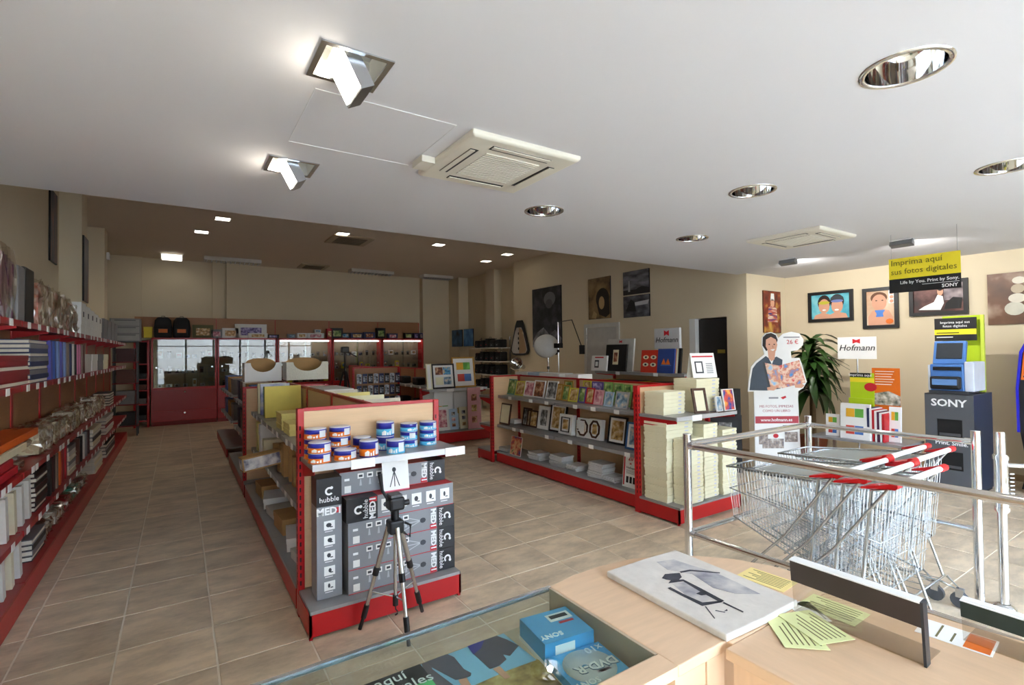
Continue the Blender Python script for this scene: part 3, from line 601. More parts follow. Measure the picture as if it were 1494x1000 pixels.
for k, (y, zz, w, mt, l) in enumerate(((5.9, .602, .34, CREAMBOX, 'cream photo mount pack lying at the back of the middle shelf'), (6.2, .602, .34, PAPER, 'white photo mount pack upright at the back of the middle shelf'), (6.42, .602, .34, M('butter_card'), 'butter yellow mount pack at the far end of the middle shelf'))): cbox(l, (.905, y, zz), (w, .14, .32 if k else .2), mt)
for k in range(6):
    cbox('flat %s frame box, %s from the end panel on the aisle deck' % (('pale grey', 'white', 'kraft brown')[k % 3], NTH[k]), (.88, 3.95+k*.43, .173), (.34, .36, .07+.03*(k % 3)), (M('pale_grey_card', 'c9c7c0', .7), PAPER, KRAFT)[k % 3], 'frame boxes on the bottom deck', (.1, -.15, .05)[k % 3])
# --- goods on the far side, their tops showing over the end panel
for k in range(8):
    y = 3.85+k*.2; stand_album('slim cream album, %s of the row standing behind the end panel' % NTH[k], 1.38, y, 1.021+.14+.01*(k % 2), .3, .28+.02*(k % 2), .04, (CREAMBOX, PAGES, M('butter_card'))[k % 3], -.05, .1, 'cream albums behind the end panel')
CHK = PRINT('black_white_pattern', ('15151a', '15151a', 'f0f0f0', 'f0f0f0'), 30, 1, seed=2)
for k in range(2):
    t = cbox('black and white lattice box behind the end panel, the %s one' % ('nearer', 'farther')[k], (1.40, 5.6+.36*k, 1.021), (.30, .34, .30), PAPER, 'lattice patterned boxes'); m = MB()
    for q in range(6):
        m.box(-.16+q*.055, -.15+q*.055, -.1712, -.1704, .02, .29, Matrix.Rotation(.5, 3, 'Y')); m.box(-.16+q*.055, -.15+q*.055, -.1712, -.1704, .02, .29, Matrix.Rotation(-.5, 3, 'Y'))
    for v in range(len(m.v)): m.v[v] = (max(-.15, min(.15, m.v[v][0])), m.v[v][1], max(.0, min(.30, m.v[v][2])))
    m.build('lattice_print', INK, t)
# ================================================================ right gondola with frames and album boxes
rg = gondola('frame_gondola', 'long red and beech gondola displaying small photo frames', 4.50, 3.80, 6.64, 1.32, [(1.02, .40), (.575, .42)], [(1.02, .40), (.575, .42)], base=.44, mod=1.42, tags=3)
endcap(rg, 4.50, 3.74, -1, 1.0, 1.32, .54, [(1.03, .5)], tags=1)
endcap(rg, 4.50, 6.70, 1, 1.0, 1.32, .42, [(1.0, .38), (.56, .38)], tags=0)
def R3(b): return (700+b[0]/3.449, 480+b[1]/3.449) if len(b) == 2 else (700+b[0]/3.449, 700+b[1]/3.449, 480+b[2]/3.449, 480+b[3]/3.449)
top = [((135, 178, 255, 325), TEAL, 3, 'teal framed small photo, first at the far post'), ((178, 222, 265, 330), YELF, 0, 'yellow green framed small photo next to the teal one'), ((222, 270, 265, 338), PAPER, 4, 'white frame with pinkish picture'), ((268, 322, 262, 345), PAPER, 2, 'larger white frame with warm colourful picture'), ((332, 385, 265, 345), PAPER, 5, 'white frame with greyish picture'), ((385, 412, 280, 350), GOLD, 0, 'narrow gilt frame beside the white ones'), ((412, 447, 285, 357), GOLD, 3, 'gilt frame with a yellow green picture'), ((447, 493, 300, 365), YELF, 0, 'yellow frame with cream picture'), ((494, 530, 295, 370), PURP, 3, 'purple frame with pale green picture'), ((532, 572, 300, 378), REDF, 0, 'bright red frame with golden picture'), ((574, 618, 310, 385), PINK, 4, 'pale pink frame beside the red frame'), ((626, 668, 320, 393), PALEB, 1, 'pale blue frame near the end post'), ((680, 745, 320, 405), SILV, 1, 'wide silver frame near the end post'), ((760, 793, 322, 410), BROWN, 2, 'brown frame touching the end post')]
for b, fm, k, l in top: fpx(l+' on the upper shelf', R3(b), 1.0215, fm, PH[k], lim=(4.13, 4.30), tilt=.22, bw=.018, th=.014)
for k, (b, fm) in enumerate((((425, 470, 262, 330), GOLD), ((520, 560, 262, 345), YELF), ((565, 620, 268, 350), PURP), ((625, 668, 270, 360), GREENF), ((676, 720, 276, 370), GREENF), ((725, 765, 282, 378), GREENF))):
    fpx('%s frame in the rear row of the upper shelf%s' % (('gilt', 'yellow', 'purple', 'green', 'green', 'green')[k], '' if k < 3 else ', %s green one' % NTH[k-3]), R3(b), 1.0215, fm, PH[(3, 0, 6, 3, 3, 3)[k]], lim=(4.36, 4.40), tilt=.06, bw=.016, th=.012, stand=False, group='green frames in the rear row' if k > 2 else None)
z2 = .5765
mid = [((100, 150, 378, 470), BROWN, 'dark brown frame with a cream print, first at the far post', CREAMBOX), ((215, 255, 400, 480), BROWN, 'black brown frame leaning behind the brown one', PH[5]), ((237, 290, 412, 495), BROWN, 'brown frame with golden portrait', PH[0]), ((292, 345, 392, 500), PAPER, 'white frame with black inner line', PH[5]), ((350, 430, 380, 515), BLACK, 'tall black frame with sepia portrait', PH[0]), ((645, 735, 445, 580), BLACK, 'wide black frame with white mount and yellow picture', PH[0]), ((735, 798, 475, 610), BLUEF, 'blue frame with white mount next to the end post', PH[1])]
for q, (b, fm, l, pm) in enumerate(mid): fpx(l+' on the middle shelf', R3(b), z2, fm, pm, lim=(4.13, 4.33 if q else 4.16), tilt=.16, bw=.022, th=.018, mount=PAPER if fm in (BLACK, BLUEF, PAPER) else None, mw=.03)
for k, b in enumerate(((395, 460, 430, 535), (485, 545, 450, 545), (545, 605, 455, 560))):
    x0, x1, yt, yb = R3(b); p = onz((x0+x1)/2, yb, z2); X = max(4.16, min(4.3, p.x)); A = onx(x0, yb, X); B = onx(x1, yb, X); w = (A.y-B.y); h = onx(x0, yt, X).z-z2
    t = thing('boxed_frame', ('white boxed frame with square black border', 'white boxed frame with brown octagon border, beside the square one', 'white boxed frame with brown octagon border, beside the wide black frame')[k]+' on the middle shelf', 'photo frame', (X, (A.y+B.y)/2, z2+.010), group='boxed frames', rot=(-.12, 0, FX))
    bx('box', -w/2, w/2, 0, .07, 0, h, PAPER, t)
    if k == 0: MB().box(-w*.33, w*.33, -.006, 0, h*.12, h*.16).box(-w*.33, w*.33, -.006, 0, h*.82, h*.86).box(-w*.33, -w*.27, -.006, 0, h*.16, h*.82).box(w*.27, w*.33, -.006, 0, h*.16, h*.82).build('border', BLACK, t)
    else:
        o = ell(0, h*.5, w*.46, h*.46, 8, 22.5, 382.5)[:8]; i = ell(0, h*.5, w*.34, h*.36, 8, 22.5, 382.5)[:8]; m = MB()
        m.add([(x, y, zz) for y in (-.008, 0) for x, zz in o+i], [f for q in range(8) for f in ((q, (q+1) % 8, 8+(q+1) % 8, 8+q), (16+q, 24+q, 24+(q+1) % 8, 16+(q+1) % 8), (q, 16+q, 16+(q+1) % 8, (q+1) % 8), (8+q, 8+(q+1) % 8, 24+(q+1) % 8, 24+q))]); m.build('border', BROWN, t)
    flat('picture', rect(-w*.2, w*.2, h*.26, h*.74), -.0005, PH[0], t)
for k, b in enumerate(((155, 210, 478), (415, 470, 480), (500, 560, 500))):
    p = onx(*R3((b[0]+25, 480)), 4.37)
    for q in range((2, 7, 7)[k]): cbox(('small white flat box, %s of the pair beside the dark brown frame', 'white flat box, %s of the pile behind the square boxed frame', 'white flat box, %s of the pile behind the octagon frames')[k] % od(q, (2, 7, 7)[k]), (4.37, p.y, z2+.002+q*.031), (.14, .15, .03), PAPER, ('white boxes by the brown frame', 'white boxes behind the boxed frames', 'white boxes behind the boxed frames')[k])
# bottom deck: wrapped packs, leaflet, sign
WP = M('wrapped_white', 'd6d6d4', .25, var=.06, scale=30)
fpx('colourful leaflet of two people standing on the deck', R3((152, 205, 545, 640)), .1725, PAPER, PRINT('leaflet_print', ('28407a', 'c04a30', 'e0b080', '4a7a40'), 10, 2, seed=9), lim=(4.10, 4.2), tilt=.15, bw=.004, th=.006, cat='leaflet', name='leaflet')
for k, (x0, x1, yt, yb, n) in enumerate(((95, 150, 590, 630, 3), (205, 345, 588, 650, 5), (310, 470, 605, 690, 6), (430, 495, 660, 720, 3), (495, 675, 645, 740, 7), (570, 720, 715, 775, 4))):
    p = onz(*R3(((x0+x1)/2, yb)), .1725); A = onx(*R3((x0, yb)), 4.15); B = onx(*R3((x1, yb)), 4.15); w = (A.y-B.y)*.85; hh = (.05, .10, .14, .07, .17, .06)[k]
    for q in range(n): cbox('film-wrapped pack, %s of the deck pile %s' % (od(q, n), ('behind the leaflet', 'right beside the leaflet', 'second along from the leaflet', 'low, in the middle of the deck', 'tallest, with loose packs before it', 'low, by the price sign')[k]), (4.24+RND.uniform(-.015, .015), (A.y+B.y)/2+RND.uniform(-.01, .01), .1735+q*(hh/n+.0005)), (min(w, .26), .2, hh/n), WP, 'film wrapped packs on the bottom deck', FX+RND.uniform(-.1, .1), lid=False)
p = onz(*R3((770, 820)), .1725); t = thing('price_sign', 'white sign with a red 20 and small frame pictures on the deck', 'sign', (4.15, 3.99, .1735), rot=(-.1, 0, FX))
bx('board', -.11, .11, 0, .006, 0, .40, PAPER, t); text('number', '20', .075, REDINK, t, (0.0, -.002, .32), bold=.001); bx('red_strip', -.10, -.08, -.0012, 0, .02, .36, REDINK, t)
MB().prism([(-.012, .25), (0, .258), (.012, .25), (.012, .272), (0, .264), (-.012, .272)], -.0012, 0).build('logo', REDINK, t); text('brand', 'Hofmann', .038, INK, t, (0.01, -.002, .215), shear=.2)
for k in range(3): flat('small_frame', rect(-.055+k*.05, -.02+k*.05, .05, .12), -.0004, INK, t)
for k in range(4): bx('text_line', -.06, .08, -.0012, 0, .15+k*.012, .155+k*.012, GINK, t)
# --- cream album boxes on the end display
CB = 'cream album boxes stacked on the end display'; stk = CREAMBOX; STK = M('box_sticker', 'c9cbe0', .6)
for (x0, x1, y0, y1, n, lab) in ((4.02, 4.44, 3.36, 3.66, 21, 'cream album box, %s of the tall pile beside the red post'), (4.10, 4.40, 3.21, 3.355, 17, 'cream album box, %s of the pile at the deck front corner'), (4.46, 4.70, 3.25, 3.60, 20, 'cream album box, %s of the middle deck pile'), (4.72, 4.98, 3.22, 3.58, 18, 'cream album box, %s of the deck pile nearest the black frames')):
    for k in range(n): j = RND.uniform(-.006, .006); cbox(lab % od(k, n), ((x0+x1)/2+j, (y0+y1)/2+RND.uniform(-.004, .004), .1715+k*.0377), (x1-x0-.012, y1-y0-.01, .037), CREAMBOX, 'album boxes'+lab[22:], band=STK, lid=False)
for (x0, x1, y0, y1, n, lab) in ((4.06, 4.40, 3.42, 3.68, 6, 'cream album box, %s of the upper pile beside the post'), (4.50, 4.90, 3.36, 3.66, 9, 'cream album box, %s of the upper shelf pile under the tent card')):
    for k in range(n): cbox(lab % od(k, n), ((x0+x1)/2+RND.uniform(-.006, .006), (y0+y1)/2, 1.0315+k*.0387), (x1-x0-.01, y1-y0-.01, .038), CREAMBOX, 'upper album boxes'+lab[22:], band=STK, lid=False)
frame('dark brown frame with cream mount leaning by the upper album boxes', (4.49, 3.30, 1.033), .17, .26, BROWN, CREAMBOX, -.25, .22, bw=.025)
frame('small white framed blue night picture on the upper end shelf', (4.93, 3.275, 1.033), .16, .23, PAPER, PRINT('night_print', ('101a4a', '2a4a9a', 'd04a3a', 'f0b050'), 12, 2, seed=1), -.15, .15, bw=.008)
frame('small pale framed beach picture beside the blue night picture', (4.765, 3.285, 1.033), .10, .16, PAPER, PH[1], .05, .15, bw=.008)
bx_ = thing('display_tray', 'thin brown tray under the two small framed pictures', 'tray', (4.86, 3.275, 1.0305)); bx('tray', -.19, .13, -.05, .05, 0, .0022, BROWN, bx_); bx('lip', -.19, .13, -.052, -.048, .0022, .006, BROWN, bx_)
t = thing('tent_card', 'white folded tent card with a frame drawing on the album boxes', 'tent card', (4.73, 3.46, 1.0315+9*.0387+.001), -.3)
for s in (-1, 1): MB().box(-.15, .15, -.002, .002, 0, .27, Matrix.Rotation(s*.22, 3, 'X'), (0, 0, .27)).build('card_leaf', PAPER, t)
m = MB()
for (a, b, c, d) in ((-.11, -.01, .05, .065), (-.11, -.01, .165, .18), (-.11, -.095, .065, .165), (-.025, -.01, .065, .165)): m.box(a, b, -.004, -.0022, c, d, Matrix.Rotation(-.22, 3, 'X'), (0, 0, .27))
m.build('frame_drawing', M('drawing_ink'), t)
m = MB()
for k in range(6): m.box(.03, .11, -.004, -.0022, .05+k*.02, .058+k*.02, Matrix.Rotation(-.22, 3, 'X'), (0, 0, .27))
m.build('price_lines', GINK, t); MB().box(-.13, .13, -.004, -.0022, .225, .24, Matrix.Rotation(-.22, 3, 'X'), (0, 0, .27)).build('red_heading', REDINK, t)
# ================================================================ left wall shelving
REDS = M('red_shelf', '9c1a1e', .4, var=.05)
ls = gondola('wall_shelving', 'long red metal wall shelving full of albums along the left aisle', -1.155, 2.68, 12.68, 2.02, None, [(.52, .265), (.91, .265), (1.50, .255), (1.94, .255)], base=.285, smat=REDS, dmat=REDS, panel=WOODD, plinth=.16, npan=4, mod=1.0, tags=3)
def seg(px, X=-.95): return onx(px, 550, X).y
SC = {k: M('cover_'+k, v, .5, var=.06, scale=20) for k, v in dict(red='8e1c22', navy='2b3560', blue='3c5aa8', sky='7f98cc', violet='5a5ab0', taupe='8a7768', maroon='3d1416', black='1c1a1c', white='d8d4cc', cream='e0d6b8', pink='cf7aa0', orange='d8601c', brown='5a3022', crimson='b81a2a', grey='7c7a7c', purple='5c2448').items()}
def lie(shelf, z, y0, y1, n, th, col, x=-1.014, w=.212, place=''):
    for k in range(n): c = col[k % len(col)] if isinstance(col, list) else col; album('%s album lying %s, %s%s' % (c, od(k, n).replace('from the', 'from'), shelf, place), (x+RND.uniform(-.006, .006), (y0+y1)/2, z+.0005+k*(th+.0006)), (w, (y1-y0)-.02, th), SC[c], 'albums lying '+shelf+place, (0, 0, math.pi if k % 3 else 0))
def stand(shelf, z, y0, y1, cols, h, lean=.0, x=-1.012, w=.205, place=''):
    n = len(cols); p = (y1-y0)/n
    for k, c in enumerate(cols):
        lab = '%s album standing upright %s%s' % (c, shelf, place)
        if cols.count(c) > 1: lab += ', %s such' % ('first', 'second', 'third', 'fourth', 'fifth')[cols[:k].count(c)]
        th = min(p*.9, .06); album(lab, (x, y0+p*(k+.5), z+.002+h/2*math.cos(lean)), (w, h, th), SC[c], 'albums upright '+shelf, (math.pi/2-lean, 0, math.pi))
def film(t, sx, sy, sz, seed, name='film', amp=.02, n=5):
    rr = random.Random(seed); bm = bmesh.new(); bmesh.ops.create_cube(bm, size=1); bmesh.ops.subdivide_edges(bm, edges=bm.edges, cuts=n, use_grid_fill=True)
    for v in bm.verts:
        v.co = Vector((v.co.x*sx+rr.uniform(-amp, amp), v.co.y*sy+rr.uniform(-amp, amp), max(0, (v.co.z+.5)*sz+rr.uniform(-amp, amp))))
    me = bpy.data.meshes.new(name); bm.to_mesh(me); bm.free(); me.materials.append(WRAP); return mesh_obj(name, me, t)
def wrapped(label, y, z, sy, h, mat, group, seed, x=-1.01, sx=.205, lean=0):
    t = thing('wrapped_album', label, 'album', (x, y, z+.002), group=group, rot=(-lean, 0, 0))
    bx('album_block', -sx/2+.025, sx/2-.025, -sy/2+.02, sy/2-.02, .012, h-.05, mat, t); film(t, sx-.03, sy-.025, h-.03, seed); return t
top = 1.942
t = thing('wrapped_frame_pile', 'purple frames bundled upright in clear film on the top shelf', 'frames', (-1.01, 4.50, top))
for k in range(4): bx('purple_frame', -.09, .09, -.15+k*.075, -.15+k*.075+.05, .005, .42-.01*k, SC['purple'], t)
film(t, .19, .34, .47, 3, amp=.012)
t = thing('album_case', 'black leather album case with handle standing on the top shelf', 'album case', (-1.03, 5.02, top+.001))
bx('case', -.10, .10, -.22, .20, 0, .40, SC['grey'], t, bevel=.015); bx('leather_cover', -.105, .105, -.06, .205, -.0, .41, SC['black'], t, bevel=.01); bx('paper_label', -.06, .09, -.2225, -.2205, .25, .30, PAPER, t)
MB().tube([(.0, .21, .12), (.0, .27, .13), (.0, .29, .20), (.0, .27, .27), (.0, .21, .28)], .012, 8).build('handle', BLACK, t)
WR = [PRINT('wrapped_print_%d' % k, c, 9, 2, seed=k+20) for k, c in enumerate((('e0d8cc', 'c06048', 'f0ece4'), ('d8d0c0', 'e8e4dc', 'b88a70'), ('b85a48', 'e0c8b8', 'f4f0ea')))]
for k in range(9): wrapped('patterned album in crinkled film on the top shelf, %s from the black case' % ('first', 'second', 'third', 'fourth', 'fifth', 'sixth', 'seventh', 'eighth', 'ninth')[k], 5.47+k*.205, top, .20, .40-.012*k+RND.uniform(-.02, .03), WR[k % 3], 'film wrapped albums on the top shelf', 30+k)
for k in range(5):
    t = cbox('tall white carton, %s after the wrapped albums on the top shelf' % ('first', 'second', 'third', 'fourth', 'fifth')[k], (-1.01, 7.48+k*.36, top+.001), (.205, .33, .36-.02*k), PAPER, 'white cartons on the top shelf', lid=False)
    bx('dark_mark', .1030, .1040, -.05, .02, .2, .26, INK, t)
for k in range(4): cbox('grey storage carton at the far end of the top shelf, %s from the white cartons' % ('first', 'second', 'third', 'fourth')[k], (-1.01, 9.55+k*.5, top+.001), (.205, .42, .30), SC['grey'], 'grey cartons on the top shelf')
s2 = 'on the second shelf'; z = 1.502
lie(s2, z, 4.15, 4.98, 6, .034, ['red'], place=' near the tag strips'); lie(s2, z, 5.0, 5.62, 10, .032, ['navy', 'navy', 'grey'], place=' beside the red albums')
stand(s2, z, 5.66, 6.45, ['violet', 'blue', 'sky', 'violet', 'sky'], .33, .07); stand(s2, z, 6.47, 7.6, ['taupe', 'navy', 'white', 'black', 'pink', 'pink', 'taupe', 'brown'], .32, .05, place=' after the blue ones')
for k in range(4): cbox('mixed small box near the far end of the second shelf, %s one' % ('pale pink', 'white', 'grey', 'cream')[k], (-1.02, 7.95+k*.6, z+.001), (.2, .5, .22), (SC['white'], PAPER, SC['grey'], CREAMBOX)[k])
s3 = 'on the third shelf'; z = .912
for k, (c, y0, y1, x, zz, l) in enumerate((('crimson', 3.3, 4.72, -1.03, 0, 'crimson album lying in film at the bottom of the wrapped pile'), ('crimson', 3.4, 4.60, -1.05, .062, 'glossy crimson album lying in film above the lower crimson one'), ('cream', 3.5, 4.95, -1.06, .124, 'cream album lying in film between crimson and orange'), ('orange', 3.5, 5.3, -1.07, .186, 'long orange album lying on top of the wrapped pile'))):
    t = thing('wrapped_album', l, 'album', (-1.012, (y0+y1)/2, z+zz+.001), group='wrapped albums lying on the third shelf'); L = y1-y0
    bx('album_block', -.10, .10, -L/2, L/2, .004, .056, SC[c], t, bevel=.006); f = film(t, .18, .3, .05, 70+k, amp=.008); f.location = (0, L/2+.05, .004)
for k in range(14): wrapped('cream album upright in crinkled film, %s along the third shelf' % ('1st 2nd 3rd 4th 5th 6th 7th 8th 9th 10th 11th 12th 13th 14th'.split()[k]), 5.55+k*.30, z, .27, .21+RND.uniform(-.03, .05), (SC['cream'], SC['white'])[k % 2], 'cream wrapped albums on the third shelf', 90+k)
for k in range(5): album('black album lying at the far end of the third shelf, %s' % od(k, 5), (-1.012, 10.4, z+.0005+k*.0406), (.205, .6, .04), SC['black'], 'black albums of the third shelf')
s4 = 'on the fourth shelf'; z = .522
stand(s4, z, 4.32, 5.10, ['white', 'cream', 'white', 'white'], .285, .14); lie(s4, z, 5.2, 5.62, 8, .036, ['maroon', 'black'], place=' behind the white albums')
stand(s4, z, 5.66, 6.5, ['black', 'maroon', 'taupe', 'orange', 'red', 'crimson'], .31, .04); lie(s4, z, 6.6, 7.0, 6, .045, ['cream', 'white', 'grey'], place=' past the orange album')
stand(s4, z, 7.1, 8.0, ['brown', 'black', 'white', 'grey', 'maroon'], .28, .03, place=' past the cream pile'); lie(s4, z, 8.2, 9.0, 5, .05, ['grey', 'cream', 'black'], place=' farther down the aisle'); lie(s4, z, 9.6, 10.6, 5, .05, ['black', 'white', 'red'], place=' near the far corner')
s5 = 'on the bottom deck'; z = .184
stand(s5, z, 4.05, 4.85, ['white', 'white', 'cream', 'white'], .25, .18); lie(s5, z, 5.1, 5.55, 4, .04, ['black', 'grey'], place=' past the white albums')
for k in range(5): wrapped('loose film wrapped %s bundle on the bottom deck' % ('grey', 'white', 'crimson', 'green', 'black')[k], 5.75+k*.48, z, .36, .15+.02*(k % 2), (SC['grey'], SC['white'], SC['crimson'], GRNA, SC['black'])[k], 'film bundles on the bottom deck', 120+k)
lie(s5, z, 8.4, 9.2, 4, .05, ['cream', 'white'], place=' past the film bundles'); lie(s5, z, 9.6, 10.8, 4, .05, ['grey', 'black'], place=' at the far end')
# wall pictures above the shelving
for k, (Y, z0, z1) in enumerate(((8.9, 3.0, 3.72), (9.4, 2.75, 3.45))):
    X = XL+.004 if k == 0 else -1.168
    t = thing('wall_picture', ('tall dark city photograph on the cream left wall', 'tall dark canyon photograph on the left wall pilaster')[k], 'picture', (X, (8.98, 9.70)[k], (2.95, 2.5)[k]), FL); bx('panel', -.22, .22, -.02, 0, 0, .95, BLACK, t); flat('photo', rect(-.21, .21, .01, .94), -.0205, PRINT('city_print_%d' % k, ('1a1a20', '4a4a54', '8a5a48'), 7, 4, seed=40+k, stretch=(1, 1, .3)), t)
t = thing('alarm_sensor', 'small white alarm sensor on the far left pilaster', 'sensor', (-1.17, 12.4, 3.55), FL); bx('body', -.05, .05, -.05, -.001, 0, .14, PAPER, t, bevel=.01); bx('lens', -.03, .03, -.053, -.0505, .03, .08, GREY, t)
# ================================================================ back wall: display cabinets, header boards, goods on top
CX = [-.57, .80, 2.20, 3.63, 5.07, 6.41]; CY0, CY1 = 14.80, 15.18; CT = 2.12
CBACK = M('cabinet_back', '9a8a70', .6)
CN = ['unlit red display cabinet with dark drawer front at the left aisle end', 'unlit display cabinet next to the one with the dark drawers', 'lit display cabinet, first of three, beside the unlit pair', 'lit display cabinet, middle of three lit ones', 'lit display cabinet, last of three towards the right wall']
CAMB = M('camera_black', '1b1b1e', .4); CAMS = M('camera_silver', 'b4b6ba', .3, .6)
def mini(label, loc, kind, group, rr):
    """small goods behind glass"""
    if kind == 0:
        t = thing('compact_camera', label, 'camera', loc, rr.uniform(-.3, .3), group); w = rr.uniform(.09, .13); bx('body', -w/2, w/2, -.02, .02, 0, .075, rr.choice((CAMB, CAMS)), t, bevel=.006); MB().tube([(0, -.02, .035), (0, -.05, .035)], .024, 10).build('lens', CAMB, t); bx('flash', -w*.4, -w*.2, -.0215, -.0202, .055, .068, PAPER, t)
    elif kind == 1:
        t = thing('lens', label, 'lens', loc, 0, group); h = rr.uniform(.10, .17); MB().lathe([(0, 0), (.035, 0), (.036, h*.6), (.042, h*.62), (.042, h), (.03, h), (.028, h*.95), (0, h*.95)], 14).build('barrel', CAMB, t); MB().lathe([(.0425, h*.7), (.0435, h*.7), (.0435, h*.8), (.0425, h*.8)], 14).build('ring', CAMS, t)
    elif kind == 2:
        c = rr.choice((PAPER, BLUE, YEL, SC['grey'], SC['red'])); t = thing('accessory_box', label, 'box', loc, 0, group); w = rr.uniform(.07, .14); h = rr.uniform(.1, .2); bx('carton', -w/2, w/2, -.04, .04, 0, h, c, t); bx('print', -w*.35, w*.35, -.0412, -.0402, h*.3, h*.8, PH[rr.randrange(8)], t)
    return t
cab_rr = random.Random(3)
for k in range(5):
    x0, x1 = CX[k]+.01, CX[k+1]-.01; lit = k >= 2; sill = .90
    t = thing('display_cabinet', CN[k], 'cabinet', ((x0+x1)/2, CY0, 0), group='display cabinets on the back wall'); w = (x1-x0)/2; dp = CY1-CY0
    bx('plinth', -w, w, .03, dp, 0, .10, DKRED, t); bx('lower_body', -w, w, .02, dp, .10, sill, RED, t)
    for zz0, zz1 in ((.12, .34), (.36, sill-.05)): d = bx('drawer', -w+.02, w-.02, .005, .02, zz0, zz1, M('cabinet_red', 'a3161c', .3, var=.03), t); MB().tube([(0, .0045, zz1-.05), (0, -.012, zz1-.05)], .022, 10).build('knob', CHROME, d)
    for s in (-1, 1): bx('side', min(s*w, s*(w-.035)), max(s*w, s*(w-.035)), 0, dp, sill, CT, RED, t)
    bx('top', -w, w, 0, dp, CT-.04, CT, RED, t); bx('back', -w+.035, w-.035, dp-.02, dp, sill, CT-.04, CBACK, t); bx('rail', -w, w, 0, .03, sill-.03, sill+.01, RED, t)
    for q, zz in enumerate((1.25, 1.62)): bx('glass_shelf', -w+.036, w-.036, .06, dp-.022, zz, zz+.008, GLS if not lit else GLS, t)
    for s, yy in ((-1, .02), (1, .035)):
        d = bx('glass_door', -w+.036 if s < 0 else -.02, .02 if s < 0 else w-.036, yy, yy+.005, sill+.012, CT-.042, GLSC, t); MB().tube([(s*(w-.1), yy-.001, 1.4), (s*(w-.1), yy-.006, 1.4)], .02, 10).build('finger_pull', ALU, d)
    if lit:
        tb = MB().tube([(-w+.07, .07, CT-.075), (w-.07, .07, CT-.075)], .017, 10).build('tube_lamp', LAMPC, t)
    for sh, zz in enumerate((sill+.011, 1.2585, 1.6285)):
        xx = -w+.16; q = 0
        while xx < w-.12:
            kd = cab_rr.choice((0, 1, 2)) if k != 1 else cab_rr.choice((1, 1, 0))
            mini('%s, %s item along the %s tier of the %s display cabinet' % (('camera', 'lens', 'boxed accessory')[kd], NTH[q], ('bottom', 'middle', 'upper')[sh], ('first unlit', 'second unlit', 'first lit', 'middle lit', 'last lit')[k]), ((x0+x1)/2+xx, CY0+.22, zz), kd, ('cameras', 'lenses', 'boxed accessories')[kd]+' in cabinet %s' % ('one', 'two', 'three', 'four', 'five')[k], cab_rr); xx += cab_rr.uniform(.15, .21); q += 1
# open corner rack left of the cabinets
t = thing('corner_rack', 'narrow open red rack in the corner beside the first display cabinet', 'rack', (-.745, CY0-.05, 0))
for x in (-.13, .13): bx('upright', x-.02, x+.02, 0, .40, 0, 2.06, RED, t)
bx('back', -.11, .11, .38, .40, .1, 2.06, M('rack_back', '2a1c16', .8), t)
for zz in (.16, .55, .88, 1.14, 1.50, 2.04): bx('rack_shelf', -.11, .11, .01, .38, zz-.025, zz, RED, t)
for k, zz in enumerate((.161, .551, .881, 1.141)): cbox('dark boxed item on the open corner rack, %s shelf up' % ('first', 'second', 'third', 'fourth')[k], (-.745, CY0+.14, zz), (.18, .2, .12), (BLACK, SC['grey'], SC['brown'], BLACK)[k])
# wooden header boards
hb = thing('wooden_fascia', 'long brown wooden fascia boards above the display cabinets', 'fascia', (0, 15.195, 0))
for k in range(5): bx('board', CX[k]-(.33 if k == 0 else -.008), CX[k+1]-.008, -.012, .0, CT+.005, 2.64, WOODD, hb); bx('red_joint', CX[k+1]-.007, CX[k+1]+.007, -.016, .0, CT+.005, 2.63, RED, hb)
# goods on the cabinets
z = CT+.001
def onback(px, Y=14.95): return ony(px, 480, Y).x
t = thing('metal_rack', 'dark metal rack carrying the grey drawer unit beyond the wall shelving', 'rack', (-.95, 13.55, 0))
for x in (-.2, .2):
    for y in (-.16, .16): bx('rack_leg', x-.015, x+.015, y-.015, y+.015, 0, 1.98, DKGREY, t)
for zz in (.2, .65, 1.1, 1.55, 1.98): bx('rack_tray', -.22, .22, -.18, .18, zz, zz+.02, DKRED if zz < 1.9 else DKGREY, t)
for k, zz in enumerate((.221, .671, 1.121, 1.571)): cbox('dark carton on the metal rack, %s tray' % NTH[k], (-.95, 13.55, zz), (.32, .26, .28), (SC['black'], SC['grey'], SC['brown'], SC['maroon'])[k])
t = thing('drawer_unit', 'grey plastic drawer unit on top of the dark metal rack', 'drawer unit', (-.95, 13.55, 2.001)); bx('casing', -.26, .26, -.2, .2, 0, .48, SC['grey'], t)
for k in range(3): d = bx('drawer', -.24, .24, -.215, -.201, .02+k*.155, .15+k*.155, M('drawer_grey', '9b9a96', .5), t); bx('pull', -.18, .18, -.222, -.2155, .125+k*.155, .14+k*.155, DKGREY, d)
t = cbox('small bright yellow box on the cabinet corner', (onback(216), 14.95, z), (.17, .14, .26), YEL)
for k, px in enumerate((238, 265)):
    t = thing('backpack', ('black camera backpack with orange badge, the one nearer the yellow box', 'black camera backpack with orange badge, the one nearer the green box')[k], 'backpack', (onback(px), 14.98, z), group='camera backpacks')
    m = MB(); pr = [(-.18, 0), (.18, 0), (.185, .25), (.165, .42), (.11, .50), (-.11, .50), (-.165, .42), (-.185, .25)]; m.prism(pr, -.13, .12).build('bag', M('black_nylon', '101013', .7, var=.1), t, bevel=.04)
    MB().prism([(-.14, .03), (.14, .03), (.14, .22), (-.14, .22)], -.17, -.131).build('front_pocket', M('black_nylon'), t, bevel=.015); bx('badge', -.09, .09, -.173, -.1705, .12, .21, ORANGE, t); MB().tube([(-.04, 0, .495), (-.03, 0, .53), (.03, 0, .53), (.04, 0, .495)], .008, 6).build('grab_handle', BLACK, t)
